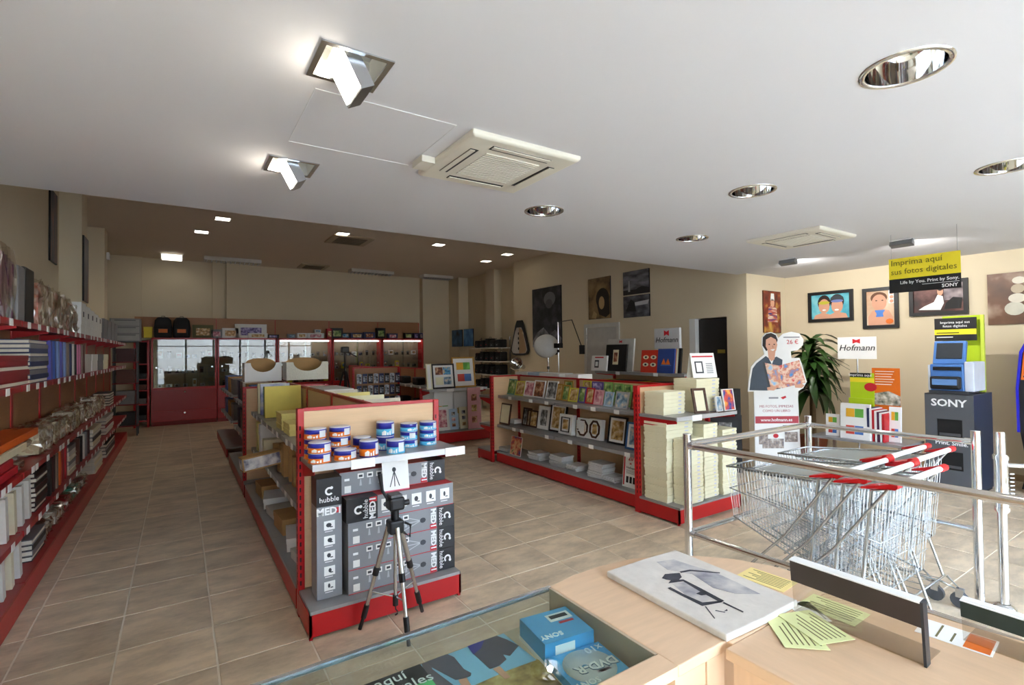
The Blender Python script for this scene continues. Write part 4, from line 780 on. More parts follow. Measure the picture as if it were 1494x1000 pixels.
GD = [(296, 22, .33, M('olive_case', '5d5a30', .6), 'olive green camera case between backpacks and boxes'), (316, 12, .22, SC['grey'], 'small dark grey boxed gadget'), (336, 18, .26, PAPER, 'white boxed stand with a small figure'), (366, 36, .37, PAPER, 'large white carton with a telescope picture'), (376, 22, .13, PAPER, 'low white carton in front of the telescope carton'), (398, 14, .10, BLACK, 'low black tray'), (425, 10, .12, SC['grey'], 'small grey carton, first after the tray'), (440, 12, .15, PAPER, 'white carton with dark picture'), (460, 22, .15, PAPER, 'wide white carton with two pictures'), (463, 8, .10, PAPER, 'tiny white carton on the wide one'), (480, 7, .28, SC['crimson'], 'narrow crimson carton'), (491, 16, .30, BLACK, 'black yellow-logo carton pile'), (503, 12, .17, BLACK, 'low black carton with yellow dot'), (520, 18, .17, SC['navy'], 'blue grey carton with picture'), (538, 16, .19, SC['navy'], 'dark blue carton with orange picture'), (555, 13, .32, BLACK, 'tall black carton with yellow dot'), (572, 15, .16, SC['navy'], 'teal blue carton with picture'), (595, 12, .18, BLACK, 'black carton beside the last cartons'), (606, 7, .18, SC['navy'], 'narrow dark carton, last but one'), (613, 6, .18, SC['navy'], 'narrow dark carton, last at the red edge')]
for px, pw, h, mt, l in GD:
    ww = pw/FPX*15.5*1.02; yy = 14.90 if 'in front' in l else 15.02; zz = z+(.152 if 'tiny' in l else 0)
    t = cbox(l+' on the cabinets', (onback(px, yy), yy, zz), (ww*.97, .14, h), mt, lid=False)
    flat('picture', rect(-ww*.32, ww*.32, h*.2, h*.75), -.0705, PH[int(px) % 8], t)
# ================================================================ farther gondolas in the middle
g2 = gondola('shelf_gondola', 'farther red and beech gondola behind the tripod display', 1.14, 7.00, 9.0, 1.34, [(1.02, .42), (.60, .42)], [(1.02, .42), (.60, .42)], base=.5)
endcap(g2, 1.14, 6.945, -1, 1.0, 1.30, .16, [], plinth=.15)
g3 = gondola('shelf_gondola', 'last red and brown gondola before the display cabinets', 1.14, 9.5, 11.9, 1.34, [(1.02, .42), (.60, .42)], [(1.02, .42), (.60, .42)], base=.5, panel=WOODD)
for k in range(10): cbox('%s stock box on the %s aisle shelf of the farther gondola' % (('blue', 'kraft', 'white', 'grey', 'navy')[k % 5], ('lower', 'upper')[k//5]), (.90, 7.2+(k % 5)*.38+.0, (.603, 1.023)[k//5]), (.30, .3, .28), (BLUE, KRAFT, PAPER, SC['grey'], SC['navy'])[k % 5], 'stock boxes of the farther gondola')
for k in range(6): cbox('%s stock box on the %s aisle shelf of the last gondola' % (('grey', 'kraft', 'blue')[k % 3], ('lower', 'upper')[k//3]), (.90, 9.8+(k % 3)*.7, (.603, 1.023)[k//3]), (.30, .5, .26), (SC['grey'], KRAFT, BLUE)[k % 3], 'stock boxes of the last gondola')
for k, (px0, px1, Y) in enumerate(((357, 411, 7.25), (418, 479, 7.25))):
    x0 = ony(px0, 550, Y).x; x1 = ony(px1, 550, Y).x; w = (x1-x0)/2; zb = 1.345
    t = thing('scalloped_bin', ('plain white display bin with scooped front on the gondola top', 'white checked display bin with scooped front on the gondola top')[k], 'display bin', ((x0+x1)/2, Y, zb))
    def scoop(o=0): return [(-w, 0), (w, 0), (w, .24)]+[(w*.68*math.cos(math.radians(a)), .24-.12*math.sin(math.radians(a))) for a in range(0, 181, 15)]+[(-w, .24)]
    MB().prism(scoop(), 0, .01).build('front', (PAPER, M('check_paper', 'e4e2d2', .7, var=.1, scale=60))[k], t)
    for s in (-1, 1): bx('side', min(s*w, s*(w-.01)), max(s*w, s*(w-.01)), .01, .30, 0, .24, PAPER, t)
    MB().prism([(-w+.01, 0), (w-.01, 0), (w-.01, .24)]+[((w-.02)*.9*math.cos(math.radians(a)), .24+.06*math.sin(math.radians(a))) for a in range(0, 181, 20)]+[(-w+.01, .24)], .29, .30).build('rear_board', KRAFT, t)
    bx('base', -w+.01, w-.01, .01, .29, 0, .01, PAPER, t)
    for s in (-.25, .25): cbox('white bin support box %s under the %s bin' % ('post side' if s < 0 else 'far side', ('plain', 'checked')[k]), ((x0+x1)/2+s*(x1-x0), Y+.15, 1.022), (.14, .2, .322), PAPER) if 0 else None
# black display tripod and the blister-pack gondola
p = onz(532, 548, 1.2)
t = thing('display_tripod', 'tall black display tripod standing before the lit cabinets', 'tripod', (2.62, 9.75, 0))
for a in (.5, 2.6, 4.7): MB().tube([(.03*math.cos(a), .03*math.sin(a), 1.35), (.38*math.cos(a), .38*math.sin(a), .01)], .018, 8).build('leg', BLACK, t)
MB().tube([(0, 0, .9), (0, 0, 1.72)], .02, 8).build('centre_column', BLACK, t); bx('tripod_head', -.07, .07, -.06, .06, 1.70, 1.82, BLACK, t, bevel=.02); MB().tube([(0, 0, 1.75), (.2, -.1, 1.62)], .012, 6).build('pan_handle', BLACK, t)
bg = gondola('accessory_gondola', 'brown and red gondola hung with silvery blister packs', 3.45, 10.5, 12.4, 1.40, [(.5, .36)], [(.5, .36)], base=.4, panel=WOODD)
endcap(bg, 3.45, 10.44, -1, 1.0, 1.40, .36, [(.55, .3)], panel=WOODD, tags=0)
SILP = PRINT('blister_print', ('2a2c30', 'b8bcc4', 'e8eaee'), 22, 2, seed=8)
for r_ in range(3):
    for k in range(8):
        t = thing('blister_pack', 'hanging blister pack, %s along the %s row of the brown gondola end' % (NTH[k], ('upper', 'middle', 'lower')[r_]), 'blister pack', (3.04+k*.115, 10.262+.0*(k % 2), 1.27-r_*.24), group='blister packs %s row' % ('upper', 'middle', 'lower')[r_])
        bx('card', -.05, .05, 0, .003, -.2, 0, (SILP, SC['navy'], BLACK)[(k+r_) % 3], t); bx('blister', -.035, .035, -.025, 0, -.16, -.05, SILP, t, bevel=.008); MB().tube([(0, .004, -.012), (0, .165, -.012)], .003, 5).build('peg', ALU, t)
# ================================================================ framed prints display behind the right gondola
fd = gondola('print_gondola', 'red gondola whose end shows large framed collages', 4.5, 9.0, 11.8, 1.34, [(1.0, .4), (.55, .4)], [(1.0, .4), (.55, .4)], base=.5, panel=WOODD)
endcap(fd, 4.42, 8.95, -1, 1.25, 1.0, .46, [(1.0, .36)], plinth=.20, panel=M('grey_card_panel', 'c9c6be', .7), tags=2)
yv = 8.63
def fy(label, b, z, Y, fm, pm, tilt=.15, **kw):
    x0, x1, yt, yb = b; A = ony(x0, yb, Y); B = ony(x1, yb, Y); h = ony((x0+x1)/2, yt, Y).z-z; return frame(label, ((A.x+B.x)/2, Y, z+.002), B.x-A.x, max(.1, h), fm, pm, 0, tilt, **kw)
C4 = [M('square_orange', 'e8b030', .5), M('square_green', '6ab04a', .5), M('square_red', 'd04a40', .5), M('square_blue', '4a78c0', .5)]
W4 = [(.16, .49, .56, .86), (.51, .84, .56, .86), (.16, .49, .16, .46), (.51, .84, .16, .46)]
fy('black framed four picture collage on the print display shelf', (631, 664, 531, 562), 1.0015, 8.70, BLACK, [PH[2], PH[7], CREAMBOX, PH[1]], mount=PAPER, windows=W4, bw=.03)
fy('light wood framed collage of four coloured squares on the print display shelf', (661, 694, 521, 560), 1.0015, 8.76, GOLD, C4, mount=PAPER, windows=[(.2, .5, .58, .82), (.5, .8, .58, .82), (.22, .52, .2, .44), (.52, .82, .2, .44)], bw=.03)
fy('pale frame seen edge-on beside the black collage frame', (623, 631, 531, 563), 1.0015, 8.66, CREAMBOX, PAPER, bw=.02)
for k, (b, fm, pm, l) in enumerate((((637, 657, 594, 632), PAPER, PH[4], 'white frame with a pink baby picture'), ((656, 669, 597, 630), PALEB, [PH[5], PH[4], PH[2]], 'narrow pale blue strip frame with three openings'), ((671, 684, 594, 629), CREAMBOX, [PH[5], PH[5], PH[0]], 'narrow cream strip frame with three openings'), ((683, 702, 566, 627), PINK, [PH[2], PH[0], PH[2]], 'long pale pink strip frame with three openings'))):
    fy(l+' on the print display base', b, .222, (8.66 if k < 3 else 8.54), fm, pm, tilt=(.15 if k < 3 else .05), mount=(PAPER if k == 0 else fm), windows=None if k == 0 else [(.3, .7, .68, .84), (.3, .7, .42, .58), (.3, .7, .14, .30)], bw=.025)
fy('wide white collage board behind the strip frames', (634, 662, 572, 622), .222, 8.84, PAPER, C4, mount=PAPER, windows=[(.1, .4, .5, .62), (.42, .72, .5, .62)], bw=.01, tilt=.05); fy('second white collage board behind the strip frames', (663, 682, 572, 620), .222, 8.84, PAPER, C4, mount=PAPER, windows=[(.2, .5, .4, .55), (.5, .8, .4, .55)], bw=.01, tilt=.05)
for k in range(6):
    t = thing('camera_pouch', 'small black pouch on the side shelf of the print display, %s' % ('upper near', 'upper middle', 'upper far', 'lower near', 'lower middle', 'lower far')[k], 'pouch', (4.3, 9.4+(k % 3)*.8, (1.002, .552)[k//3])); bx('pouch_body', -.1, .1, -.14, .14, 0, .16, M('black_nylon'), t, bevel=.03); bx('pouch_flap', -.105, -.1005, -.1, .1, .06, .15, BLACK, t)
# ================================================================ camera bag shelves, reflector bag and studio lamps by the right wall
cs = thing('bag_shelves', 'white wall shelves full of black camera bags by the back right corner', 'shelves', (7.62, 12.45, 0), FX)
for zz in (.65, 1.05, 1.42, 1.80): s_ = bx('shelf_board', -.80, .80, -.40, 0, zz-.025, zz, M('shelf_white', 'd8d4c8', .5), cs)
for x in (-.79, .79): bx('shelf_upright', x-.015, x+.015, -.03, 0, 0, 2.1, ALU, cs)
rr = random.Random(9)
for r_, zz in enumerate((.651, 1.051, 1.421, 1.801)):
    for k in range(5):
        t = thing('camera_bag', 'black camera bag on the %s white wall shelf, %s from the reflector' % (('lowest', 'second', 'third', 'top')[r_], ('first', 'second', 'third', 'fourth', 'fifth')[k]), 'camera bag', (7.44, 11.86+k*.29, zz+.001), FX, 'camera bags on the wall shelves'); w = rr.uniform(.2, .26); h = rr.uniform(.2, .28)
        bx('bag_body', -w/2, w/2, -.13, .13, 0, h, M('black_nylon'), t, bevel=.03); bx('pocket', -w*.35, w*.35, -.15, -.131, .02, h*.55, M('nylon_grey', '26262a', .7), t, bevel=.01); bx('badge', -.03, .03, -.152, -.1505, h*.3, h*.36, rr.choice((REDINK, GREY, GREY)), t); MB().tube([(-.06, 0, h-.01), (-.04, 0, h+.04), (.04, 0, h+.04), (.06, 0, h-.01)], .007, 6).build('strap', BLACK, t)
for k in range(2): cbox('dark display carton on the top wall shelf, %s one' % ('red lettered', 'plain')[k], (7.74, 12.0+k*.55, 2.13), (.2, .45, .30), SC['grey'], lid=False) if 0 else None
t = thing('reflector_bag', 'teardrop shaped black and silver folding reflector leaning on the wall', 'reflector', (7.575, 11.1, 1.58), FX)
pr = [(-.12, .93), (.12, .93), (.20, .80), (.38, .28), (.42, .12), (.34, .02), (.2, 0), (-.2, 0), (-.34, .02), (-.42, .12), (-.38, .28), (-.20, .80)]
MB().prism(pr, -.05, 0).build('rim', BLACK, t, bevel=.015); MB().prism([(x*.86, .05+z_*.74) for x, z_ in pr], -.056, -.0505).build('face', M('reflector_silver', 'b4aca4', .35, .2), t)
MB().prism([(.0, .05), (.28, .07), (.33, .15), (.17, .66), (.0, .74)], -.058, -.0565).build('gold_half', M('reflector_tan', 'a88a66', .5), t)
m = MB()
for zz in (.18, .33, .45, .58): m.prism(ell(-.02, zz, .03, .04, 8), -.0605, -.0585)
m.build('printed_figures', INK, t)
# studio strobe stands
SW = M('studio_white', 'd4d4d2', .5)
for k, (px, py, h) in enumerate(((742, 525, 1.35), (800, 530, 1.8), (815, 530, 2.3))):
    p = onx(px, py, 6.7); t = thing('light_stand', ('chrome studio lamp head with round dish low on its stand', 'white studio softbox disc on a slim stand', 'chrome tall light stand with clamps')[k], 'light stand', (6.7, p.y if k else 9.9, 0))
    for a in (.3, 2.4, 4.5): MB().tube([(0, 0, .55), (.42*math.cos(a), .42*math.sin(a), .01)], .011, 6).build('leg', CHROME if k else BLACK, t)
    MB().tube([(0, 0, .3), (0, 0, h)], .014, 8).build('stand_pole', CHROME, t); MB().tube([(0, 0, h*.72), (0, 0, h*.72+.06)], .03, 8).build('clamp', BLACK, t)
    if k == 0: MB().lathe([(.03, 0), (.05, .02), (.15, .14), (.16, .15), (.145, .14), (.04, .03)], 20, (0, 0, 0)).build('dish', CHROME, t, (-.05, -.05, h), (0, -1.2, .6)); MB().tube([(0, 0, h), (.22, .14, h-.04)], .055, 10).build('lamp_body', ALU, t)
    if k == 1: MB().lathe([(0, 0), (.25, .02), (.27, .05), (.24, .10), (.08, .16), (0, .16)], 24).build('softbox', SW, t, (-.05, 0, h-.02), (0, -1.25, .9)); MB().tube([(.05, 0, h), (.28, .05, h-.15)], .06, 10).build('lamp_body', BLACK, t)
    if k == 2: MB().tube([(0, 0, h), (.0, -.45, h+.02), (.0, -.75, h-.55)], .010, 6).build('boom_arm', BLACK, t); bx('boom_grip', -.03, .03, -.8, -.7, h-.68, h-.5, BLACK, t); bx('arm_clamp', -.04, .04, -.1, .1, h-.55, h-.45, BLACK, t)
# ================================================================ photographs on the door wall
def canvas(label, px0, px1, z0, z1, pm, X=XD, parts=None, name='wall_canvas', fr=None):
    y0 = onx(px0, 450, X).y; y1 = onx(px1, 450, X).y; w = abs(y0-y1); t = thing(name, label, 'picture', (X-.003, (y0+y1)/2, z0), FX); h = z1-z0
    bx('panel', -w/2, w/2, -.025, 0, 0, h, BLACK, t); b = fr or .004
    flat('photo', rect(-w/2+b, w/2-b, b, h-b), -.0253, pm, t)
    if parts:
        for q, (nm, pts, mt) in enumerate(parts): flat(nm, [(-w/2+b+x*(w-2*b), b+z_*(h-2*b)) for x, z_ in pts], -.0268-q*.0003, mt, t)
    return t
K1, K2, K3 = M('tone_dark', '1c1c1e', .5), M('tone_mid', '55555a', .5), M('tone_light', 'a8a8ac', .5)
S1, S2, S3 = M('sepia_dark', '241a10', .5), M('sepia_mid', '7a603c', .5), M('sepia_light', 'b89a6c', .5)
canvas('large tall black and white photograph of a rocky stone arch', 778, 820, 1.79, 3.26, PRINT('rock_print', ('121214', '2c2c30', '4a4a50'), 4, 6, seed=1), parts=[('arch_opening', ell(.62, .80, .2, .12, 16), M('tone_arch', '6c6c72', .5)), ('arch_rock', ell(.60, .72, .12, .08, 12), K2), ('boulders', [(0, 0), (1, 0), (1, .14), (.8, .28), (.6, .20), (.4, .33), (.15, .24), (0, .1)], PRINT('boulder_print', ('3a3a3e', '77777c', 'a0a0a4'), 6, 4, seed=2))])
canvas('sepia photograph of a dark haired woman', 860, 892, 2.37, 3.26, PRINT('sepia_print', ('4e3a20', '866a42', 'a08458'), 4, 3, seed=3), parts=[('hair', ell(.66, .48, .30, .26, 18), S1), ('hair_fall', [(.40, .5), (.95, .5), (.98, .10), (.8, .02), (.5, .1), (.42, .3)], S1), ('face', ell(.62, .38, .13, .16, 14), S3), ('hand', [(.15, .04), (.35, .0), (.4, .12), (.25, .2)], S3)])
canvas('black and white photograph of a lighthouse under dark sky', 911, 949, 2.80, 3.27, PRINT('sky_print', ('33333a', '6a6a72', '8a8a92'), 4, 4, seed=4, stretch=(1, 1, 3)), parts=[('sea', rect(0, 1, 0, .2), K1), ('lighthouse', [(.2, .12), (.28, .12), (.26, .6), (.22, .6)], K3), ('headland', [(.45, .15), (1, .15), (1, .22), (.75, .3), (.6, .26)], K1)])
canvas('black and white photograph of surf on coastal rocks', 911, 949, 2.345, 2.775, PRINT('surf_print', ('2c2c32', '5a5a62', '808088'), 5, 4, seed=5, stretch=(1, 1, 2)), parts=[('surf', [(.2, .5), (.95, .55), (1, .75), (.6, .7), (.3, .66)], M('tone_surf', 'c8c8cc', .5)), ('rocks', [(.1, .3), (.5, .25), (.45, .7), (.3, .85), (.2, .6)], K1)])
canvas('blue poster of a coastal landscape on the far right wall', 660, 675, 1.86, 2.4, PRINT('coast_print', ('1c2c3c', '3a6a98', '6a8ab0'), 4, 3, seed=6), X=7.54); canvas('narrow bright blue poster beside the coastal poster', 677, 691, 1.86, 2.4, PRINT('blue_print', ('24548c', '3a78b8', '6aa0d0'), 4, 2, seed=7), X=7.54)
# ================================================================ album rack behind the right gondola
ar = gondola('album_rack', 'grey and red album rack behind the long frame gondola', 6.05, 4.35, 6.1, 1.36, [(1.36, .45), (.9, .45)], None, base=.5, mod=1.75, tags=2)
z = 1.3615
def rackx(px, X=5.75): return onx(px, 530, X).y
def upright(label, px0, px1, pt, pb, mt, X=5.72, th=.03, extra=None, name='display_album', cat='album', lean=.12):
    y0, y1 = rackx(px0, X), rackx(px1, X); w = y0-y1; h = onx(px0, pt, X).z-1.3615
    t = thing(name, label, cat, (X, (y0+y1)/2, z), rot=(-lean, 0, FX)); bx('cover', -w/2, w/2, 0, th, 0, h, mt, t); bx('pages', -w/2+.004, w/2-.006, th*.2, th*.8, h-.004, h+.001, PAGES, t); return t, w, h
t, w, h = upright('black album with a small framed portrait on the album rack', 882, 912, 503, 537, BLACK); flat('mount', rect(-.06, .06, h*.25, h*.8), -.0003, CREAMBOX, t); flat('portrait', rect(-.04, .04, h*.35, h*.7), -.0016, PH[2], t)
t, w, h = upright('white tent card with frame drawing beside the black album', 862, 884, 519, 538, PAPER, 5.68, name='tent_card', cat='tent card'); flat('drawing', rect(-.10, .0, h*.2, h*.7), -.0003, M('drawing_ink'), t); flat('drawing_centre', rect(-.08, -.02, h*.3, h*.6), -.0016, PAPER, t); bx('heading', -.1, .1, -.0013, 0, h*.84, h*.92, REDINK, t)
t, w, h = upright('grey white logo board standing behind the black album', 884, 922, 495, 537, M('pale_grey_card'), 5.86, name='logo_board', cat='sign'); MB().prism([(-.03, h-.07), (0, h-.055), (.03, h-.07), (.03, h-.02), (0, h-.035), (-.03, h-.02)], -.0013, 0).build('logo', REDINK, t)
t, w, h = upright('red album with four oval pictures on the album rack', 934, 959, 511, 540, M('album_red', 'd83a24', .45), 5.72)
for a in (-.22, .22):
    for b in (.35, .68): flat('oval_picture', ell(a*w, b*h, w*.17, h*.09, 14), -.0003, CREAMBOX, t); flat('oval_centre', ell(a*w, b*h, w*.07, h*.05, 8), -.0016, M('drawing_ink'), t)
t, w, h = upright('blue album with two orange fish shapes beside the red album', 958, 982, 509, 542, M('album_blue', '2c468c', .45), 5.70)
for a in (-.12, .14): flat('fish', [(a*w-.04, h*.35), (a*w+.04, h*.35), (a*w, h*.6)], -.0003, ORANGE, t)
flat('shelf_line', rect(-w*.3, w*.35, h*.3, h*.34), -.0003, M('square_blue'), t)
upright('orange spined album, first behind the blue album', 980, 985, 509, 540, ORANGE, 5.78); upright('cream spined album between orange and black', 985, 988, 509, 540, CREAMBOX, 5.78); upright('black album last on the album rack', 988, 992, 508, 540, BLACK, 5.78)
t = thing('logo_sign', 'grey square sign with a red emblem above black script on the rack', 'sign', (5.98, rackx(973, 5.98), onx(973, 509, 5.98).z), FX); w = .46; h = onx(973, 479, 5.98).z-onx(973, 509, 5.98).z
bx('board', -w/2, w/2, 0, .05, 0, h, M('sign_grey', 'c4c6c8', .5), t, bevel=.006); MB().prism([(-.045, h*.62), (0, h*.70), (.045, h*.62), (.045, h*.9), (0, h*.82), (-.045, h*.9)], -.0012, 0).build('emblem', REDINK, t); text('brand', 'Hofmann', .11, INK, t, (0, -.002, h*.42), shear=.25); bx('sign_post', -.02, .02, .0505, .068, -(onx(973, 509, 5.98).z-1.3625), h*.5, ALU, t)
for k, (px0, px1, mt, l) in enumerate(((765, 782, PAPER, 'white'), (783, 800, PALEB, 'pale blue'), (800, 830, PAPER, 'off white'), (838, 858, PAPER, 'long white'))):
    Y0 = onx(px0, 535, 4.75).y; Y1 = onx(px1, 535, 4.75).y; cbox('%s album carton on the far side shelf of the frame gondola' % l, (4.70, (Y0+Y1)/2, 1.022), (.26, (Y0-Y1)-.01, .34), mt, lid=False)
for k in range(8): cbox('%s boxed album on the rack lower shelf, %s' % (('navy', 'red', 'teal', 'yellow')[k % 4], ('near half', 'far half')[k//4]), (5.74, 4.5+k*.2, .9015), (.28, .18, .33), (SC['navy'], SC['red'], GRNA, YEL)[k % 4])
# ================================================================ kiosk corner: standee, plant, display table, kiosk, signs, pictures
SK = M('print_skin', 'd9a184', .6, var=.03); HAIR = M('print_hair', '2a1a14', .6); JAK = M('print_jacket', '3f4a58', .6, var=.08); SKY_ = M('print_sky', '8fc4e4', .6, var=.04)
sd = thing('standee', 'cardboard standee of a woman in dark jacket holding an open album', 'standee', (6.92, 3.86, 0), -.61)
k_ = .0096
def sp(pts, ox=1040, oy=380, s=3.125): return [((ox+x/s-1131)*k_, (690-(oy+y/s))*k_) for x, y in pts]
out = sp([(182, 968), (182, 612), (155, 612), (160, 560), (172, 500), (190, 478), (232, 445), (222, 405), (222, 370), (238, 350), (262, 344), (285, 352), (296, 372), (318, 352), (355, 344), (390, 352), (408, 380), (404, 405), (380, 428), (350, 432), (352, 462), (388, 462), (398, 490), (418, 570), (402, 598), (380, 612), (378, 640), (386, 968)])
MB().prism(out, 0, .012).build('board', PAPER, sd)
flat('jacket', sp([(162, 606), (168, 560), (178, 508), (196, 484), (238, 452), (262, 470), (285, 455), (312, 470), (300, 600), (240, 608)]), -.0002, JAK, sd)
flat('blouse', sp([(245, 450), (280, 450), (264, 490)]), -.0014, PAPER, sd); flat('neck', sp([(246, 425), (282, 425), (276, 468), (262, 476), (250, 462)]), -.0018, SK, sd)
flat('hair', sp([(224, 405), (226, 368), (242, 352), (264, 348), (284, 358), (292, 380), (286, 400), (240, 430)]), -.0016, HAIR, sd)
fc = flat('face', sp([(240, 378), (262, 366), (284, 378), (290, 402), (284, 428), (268, 442), (250, 432), (238, 408)]), -.0026, SK, sd)
for ex in (254, 276): flat('eye', sp([(ex-5, 400), (ex, 397), (ex+5, 400), (ex, 403)]), -.0038, HAIR, fc)
flat('mouth', sp([(258, 424), (268, 422), (280, 421), (270, 430)]), -.0038, PAPER, fc); flat('nose', sp([(267, 404), (270, 404), (274, 415), (267, 415)]), -.0037, M('print_skin2', 'c08468', .6), fc)
bk = flat('album_left_page', sp([(230, 482), (296, 496), (308, 598), (254, 594)]), -.003, PRINT('page_print_a', ('5aa0d8', 'd88a6a', 'e8c8b0', '8ac0e8'), 12, 2, seed=11), sd); flat('album_right_page', sp([(296, 496), (386, 472), (412, 574), (308, 598)]), -.003, PRINT('page_print_b', ('4a94d4', 'd0785a', 'f0d0b8', 'd84a40'), 12, 2, seed=12), sd); flat('album_edge', sp([(222, 480), (232, 482), (256, 594), (246, 592)]), -.0035, M('drawing_ink'), sd)
for hx, hy in ((262, 600), (385, 590)): flat('hand', sp([(hx-22, hy-6), (hx+10, hy-12), (hx+22, hy-2), (hx+8, hy+8), (hx-20, hy+6)]), -.0042, SK, sd)
text('bubble_price', '26 €', .085, REDINK, sd, (sp([(358, 391)])[0][0], -.002, sp([(358, 391)])[0][1])); flat('bubble_line', sp([(318, 371), (390, 371), (390, 366), (318, 366)]), -.0002, GINK, sd)
x_ = sp([(280, 0)])[0][0]
for yy, tx, sz, mt in ((680, 'MIS FOTOS, IMPRESAS', .048, M('print_rose', 'b05a64', .6)), (700, 'COMO UN LIBRO', .048, M('print_rose'))): text('headline', tx, sz, mt, sd, (x_, -.002, sp([(0, yy)])[0][1]))
flat('red_band', sp([(186, 756), (378, 756), (378, 724), (186, 724)]), -.0002, M('band_red', 'b8404a', .6), sd); text('web_address', 'www.hofmann.es', .062, WINK, sd, (x_, -.0022, sp([(0, 741)])[0][1]), bold=.001)
for (a, b, c, d) in ((200, 240, 795, 850), (215, 310, 825, 868), (315, 372, 795, 840)): flat('small_photo', sp([(a, d), (b, d), (b, c), (a, c)]), -.0002-.001*(a == 215), PRINT('grey_photo', ('555560', '9a8a80', 'd0c8c0'), 20, 2, seed=5), sd)
flat('stamp', sp(ell(275, 812, 12, 10, 12)), -.003, REDINK, sd); flat('dark_label', sp([(308, 780), (375, 780), (375, 765), (308, 765)]), -.0002, DKGREY, sd); flat('company_mark', sp([(300, 640), (322, 632), (326, 640), (310, 648)]), -.0002, REDINK, sd); bx('company_text', x_-.1, x_+.03, -.0012, 0, sp([(0, 645)])[0][1], sp([(0, 638)])[0][1], GINK, sd)
MB().box(-.10, .10, .012, .016, 0, .9).add([(-.0, .016, 0), (0, .25, 0), (0, .016, .8), (.006, .016, 0), (.006, .25, 0), (.006, .016, .8)], [(0, 1, 2), (3, 5, 4), (0, 3, 4, 1), (1, 4, 5, 2), (2, 5, 3, 0)]).build('rear_strut', KRAFT, sd)
# --- dracaena
PL = thing('dracaena_plant', 'dark green dracaena in a pot in the corner behind the standee', 'plant', (8.02, 3.93, 0))
MB().lathe([(0, .0), (.15, 0), (.19, .34), (.20, .36), (.18, .36), (.17, .33), (0, .33)], 24).build('pot', M('terracotta', '8a4a30', .7), PL)
MB().lathe([(0, .331), (.168, .331), (0, .334)], 20).build('soil', M('soil', '2a1e14', .95), PL)
trunks = [((.0, .0), 1.60), ((.08, .05), 1.12), ((-.07, -.05), 1.36)]
for (x, y), h in trunks: MB().tube([(x*.5, y*.5, .33), (x, y, h*.6), (x*1.3, y*1.3, h)], [.035, .03, .025], 8).build('trunk', M('bark', '7d6647', .8, var=.15, scale=40), PL)
LEAF = M('leaf_green', '2f4f1e', .35, var=.25, scale=6, rnd=.5); pr_ = random.Random(21); leafs = []
for v in range(5):
    L = .36+.06*v; m = MB(); n = 7; vs = []
    for i in range(n+1):
        u_ = i/n; w = .058*math.sin(math.pi*min(1, u_*.9+.08))**.8; r = L*u_*(1-.25*u_); zz = L*(.55*u_-1.15*u_*u_); vs += [(r, -w, zz+.012), (r, 0, zz-.004), (r, w, zz+.012)]
    m.add(vs, [f for i in range(n) for f in ((3*i, 3*i+3, 3*i+4, 3*i+1), (3*i+1, 3*i+4, 3*i+5, 3*i+2))], True); leafs.append(m.mesh('leaf', LEAF))
for (x, y), h in trunks:
    for q in range(36): o = mesh_obj('leaf', leafs[pr_.randrange(5)], PL, (x*1.3, y*1.3, h-.16+.0075*q+pr_.uniform(-.02, .02)), (pr_.uniform(-.2, .2), -(q/36)*1.2+pr_.uniform(-.15, .15)+.25, q*2.4+pr_.uniform(-.3, .3)))
# --- low display table with frame packs and brochures
TB0 = thing('display_table', 'low grey metal display table with two tiers before the kiosk wall', 'table', (7.25, 2.93, 0), FX)
bx('table_top', -.52, .52, -.30, .30, .52, .55, GREY, TB0); bx('lower_tier', -.48, .48, -.26, .26, .26, .28, GREY, TB0)
for x in (-.46, .46):
    for y in (-.24, .24): bx('leg', x-.018, x+.018, y-.018, y+.018, 0, .52, ALU, TB0)
def tx(px, X=7.0): return onx(px, 600, X).y
def pack(label, px0, px1, X, hh, mt, q=None):
    y0, y1 = tx(px0, X), tx(px1, X); w = y0-y1; t = thing('frame_pack', label, 'photo frame', (X, (y0+y1)/2, .553), rot=(-.06, 0, FX)); bx('frame_board', -w/2, w/2, 0, .035, 0, hh, PAPER, t)
    for i, (a, b) in enumerate(((.2, .62), (.5, .62), (.2, .14), (.5, .14))): bx('colour_square', -w/2+w*a, -w/2+w*(a+.29), -.0015, 0, hh*b, hh*(b+.24), C4[i], t)
    return t
pack('white four-square collage frame standing at the table front', 1225, 1268, 7.0, .44, PAPER); pack('smaller white four-square collage frame beside the big one', 1204, 1224, 7.06, .28, PAPER); pack('white collage frame turned aside at the table end', 1296, 1313, 7.14, .42, PAPER)
for i, c in enumerate((SC['navy'], PAPER, REDF, PAPER, SC['purple'], PAPER, REDF)):
    y = tx(1271+i*3.6, 7.1); cbox('slim %s frame box standing in the row on the table, %s from the big collage' % (('navy', 'white', 'red', 'white', 'purple', 'white', 'red')[i], ('first', 'second', 'third', 'fourth', 'fifth', 'sixth', 'seventh')[i]), (7.16, y, .5515), (.30, .026, .40-.01*i), c, lid=False)
def brochure(label, px0, px1, pt, pb, X, mt, name='brochure_stand', tilt=.15):
    y0, y1 = onx(px0, pb, X).y, onx(px1, pb, X).y; w = y0-y1; zb = onx(px0, pb, X).z; h = onx(px0, pt, X).z-zb; t = thing(name, label, 'brochure stand', (X, (y0+y1)/2, .552), rot=(0, 0, FX)); zb -= .552
    bx('back_card', -w/2, w/2, 0, .006, 0, zb+h, mt, t); return t, w, zb, h
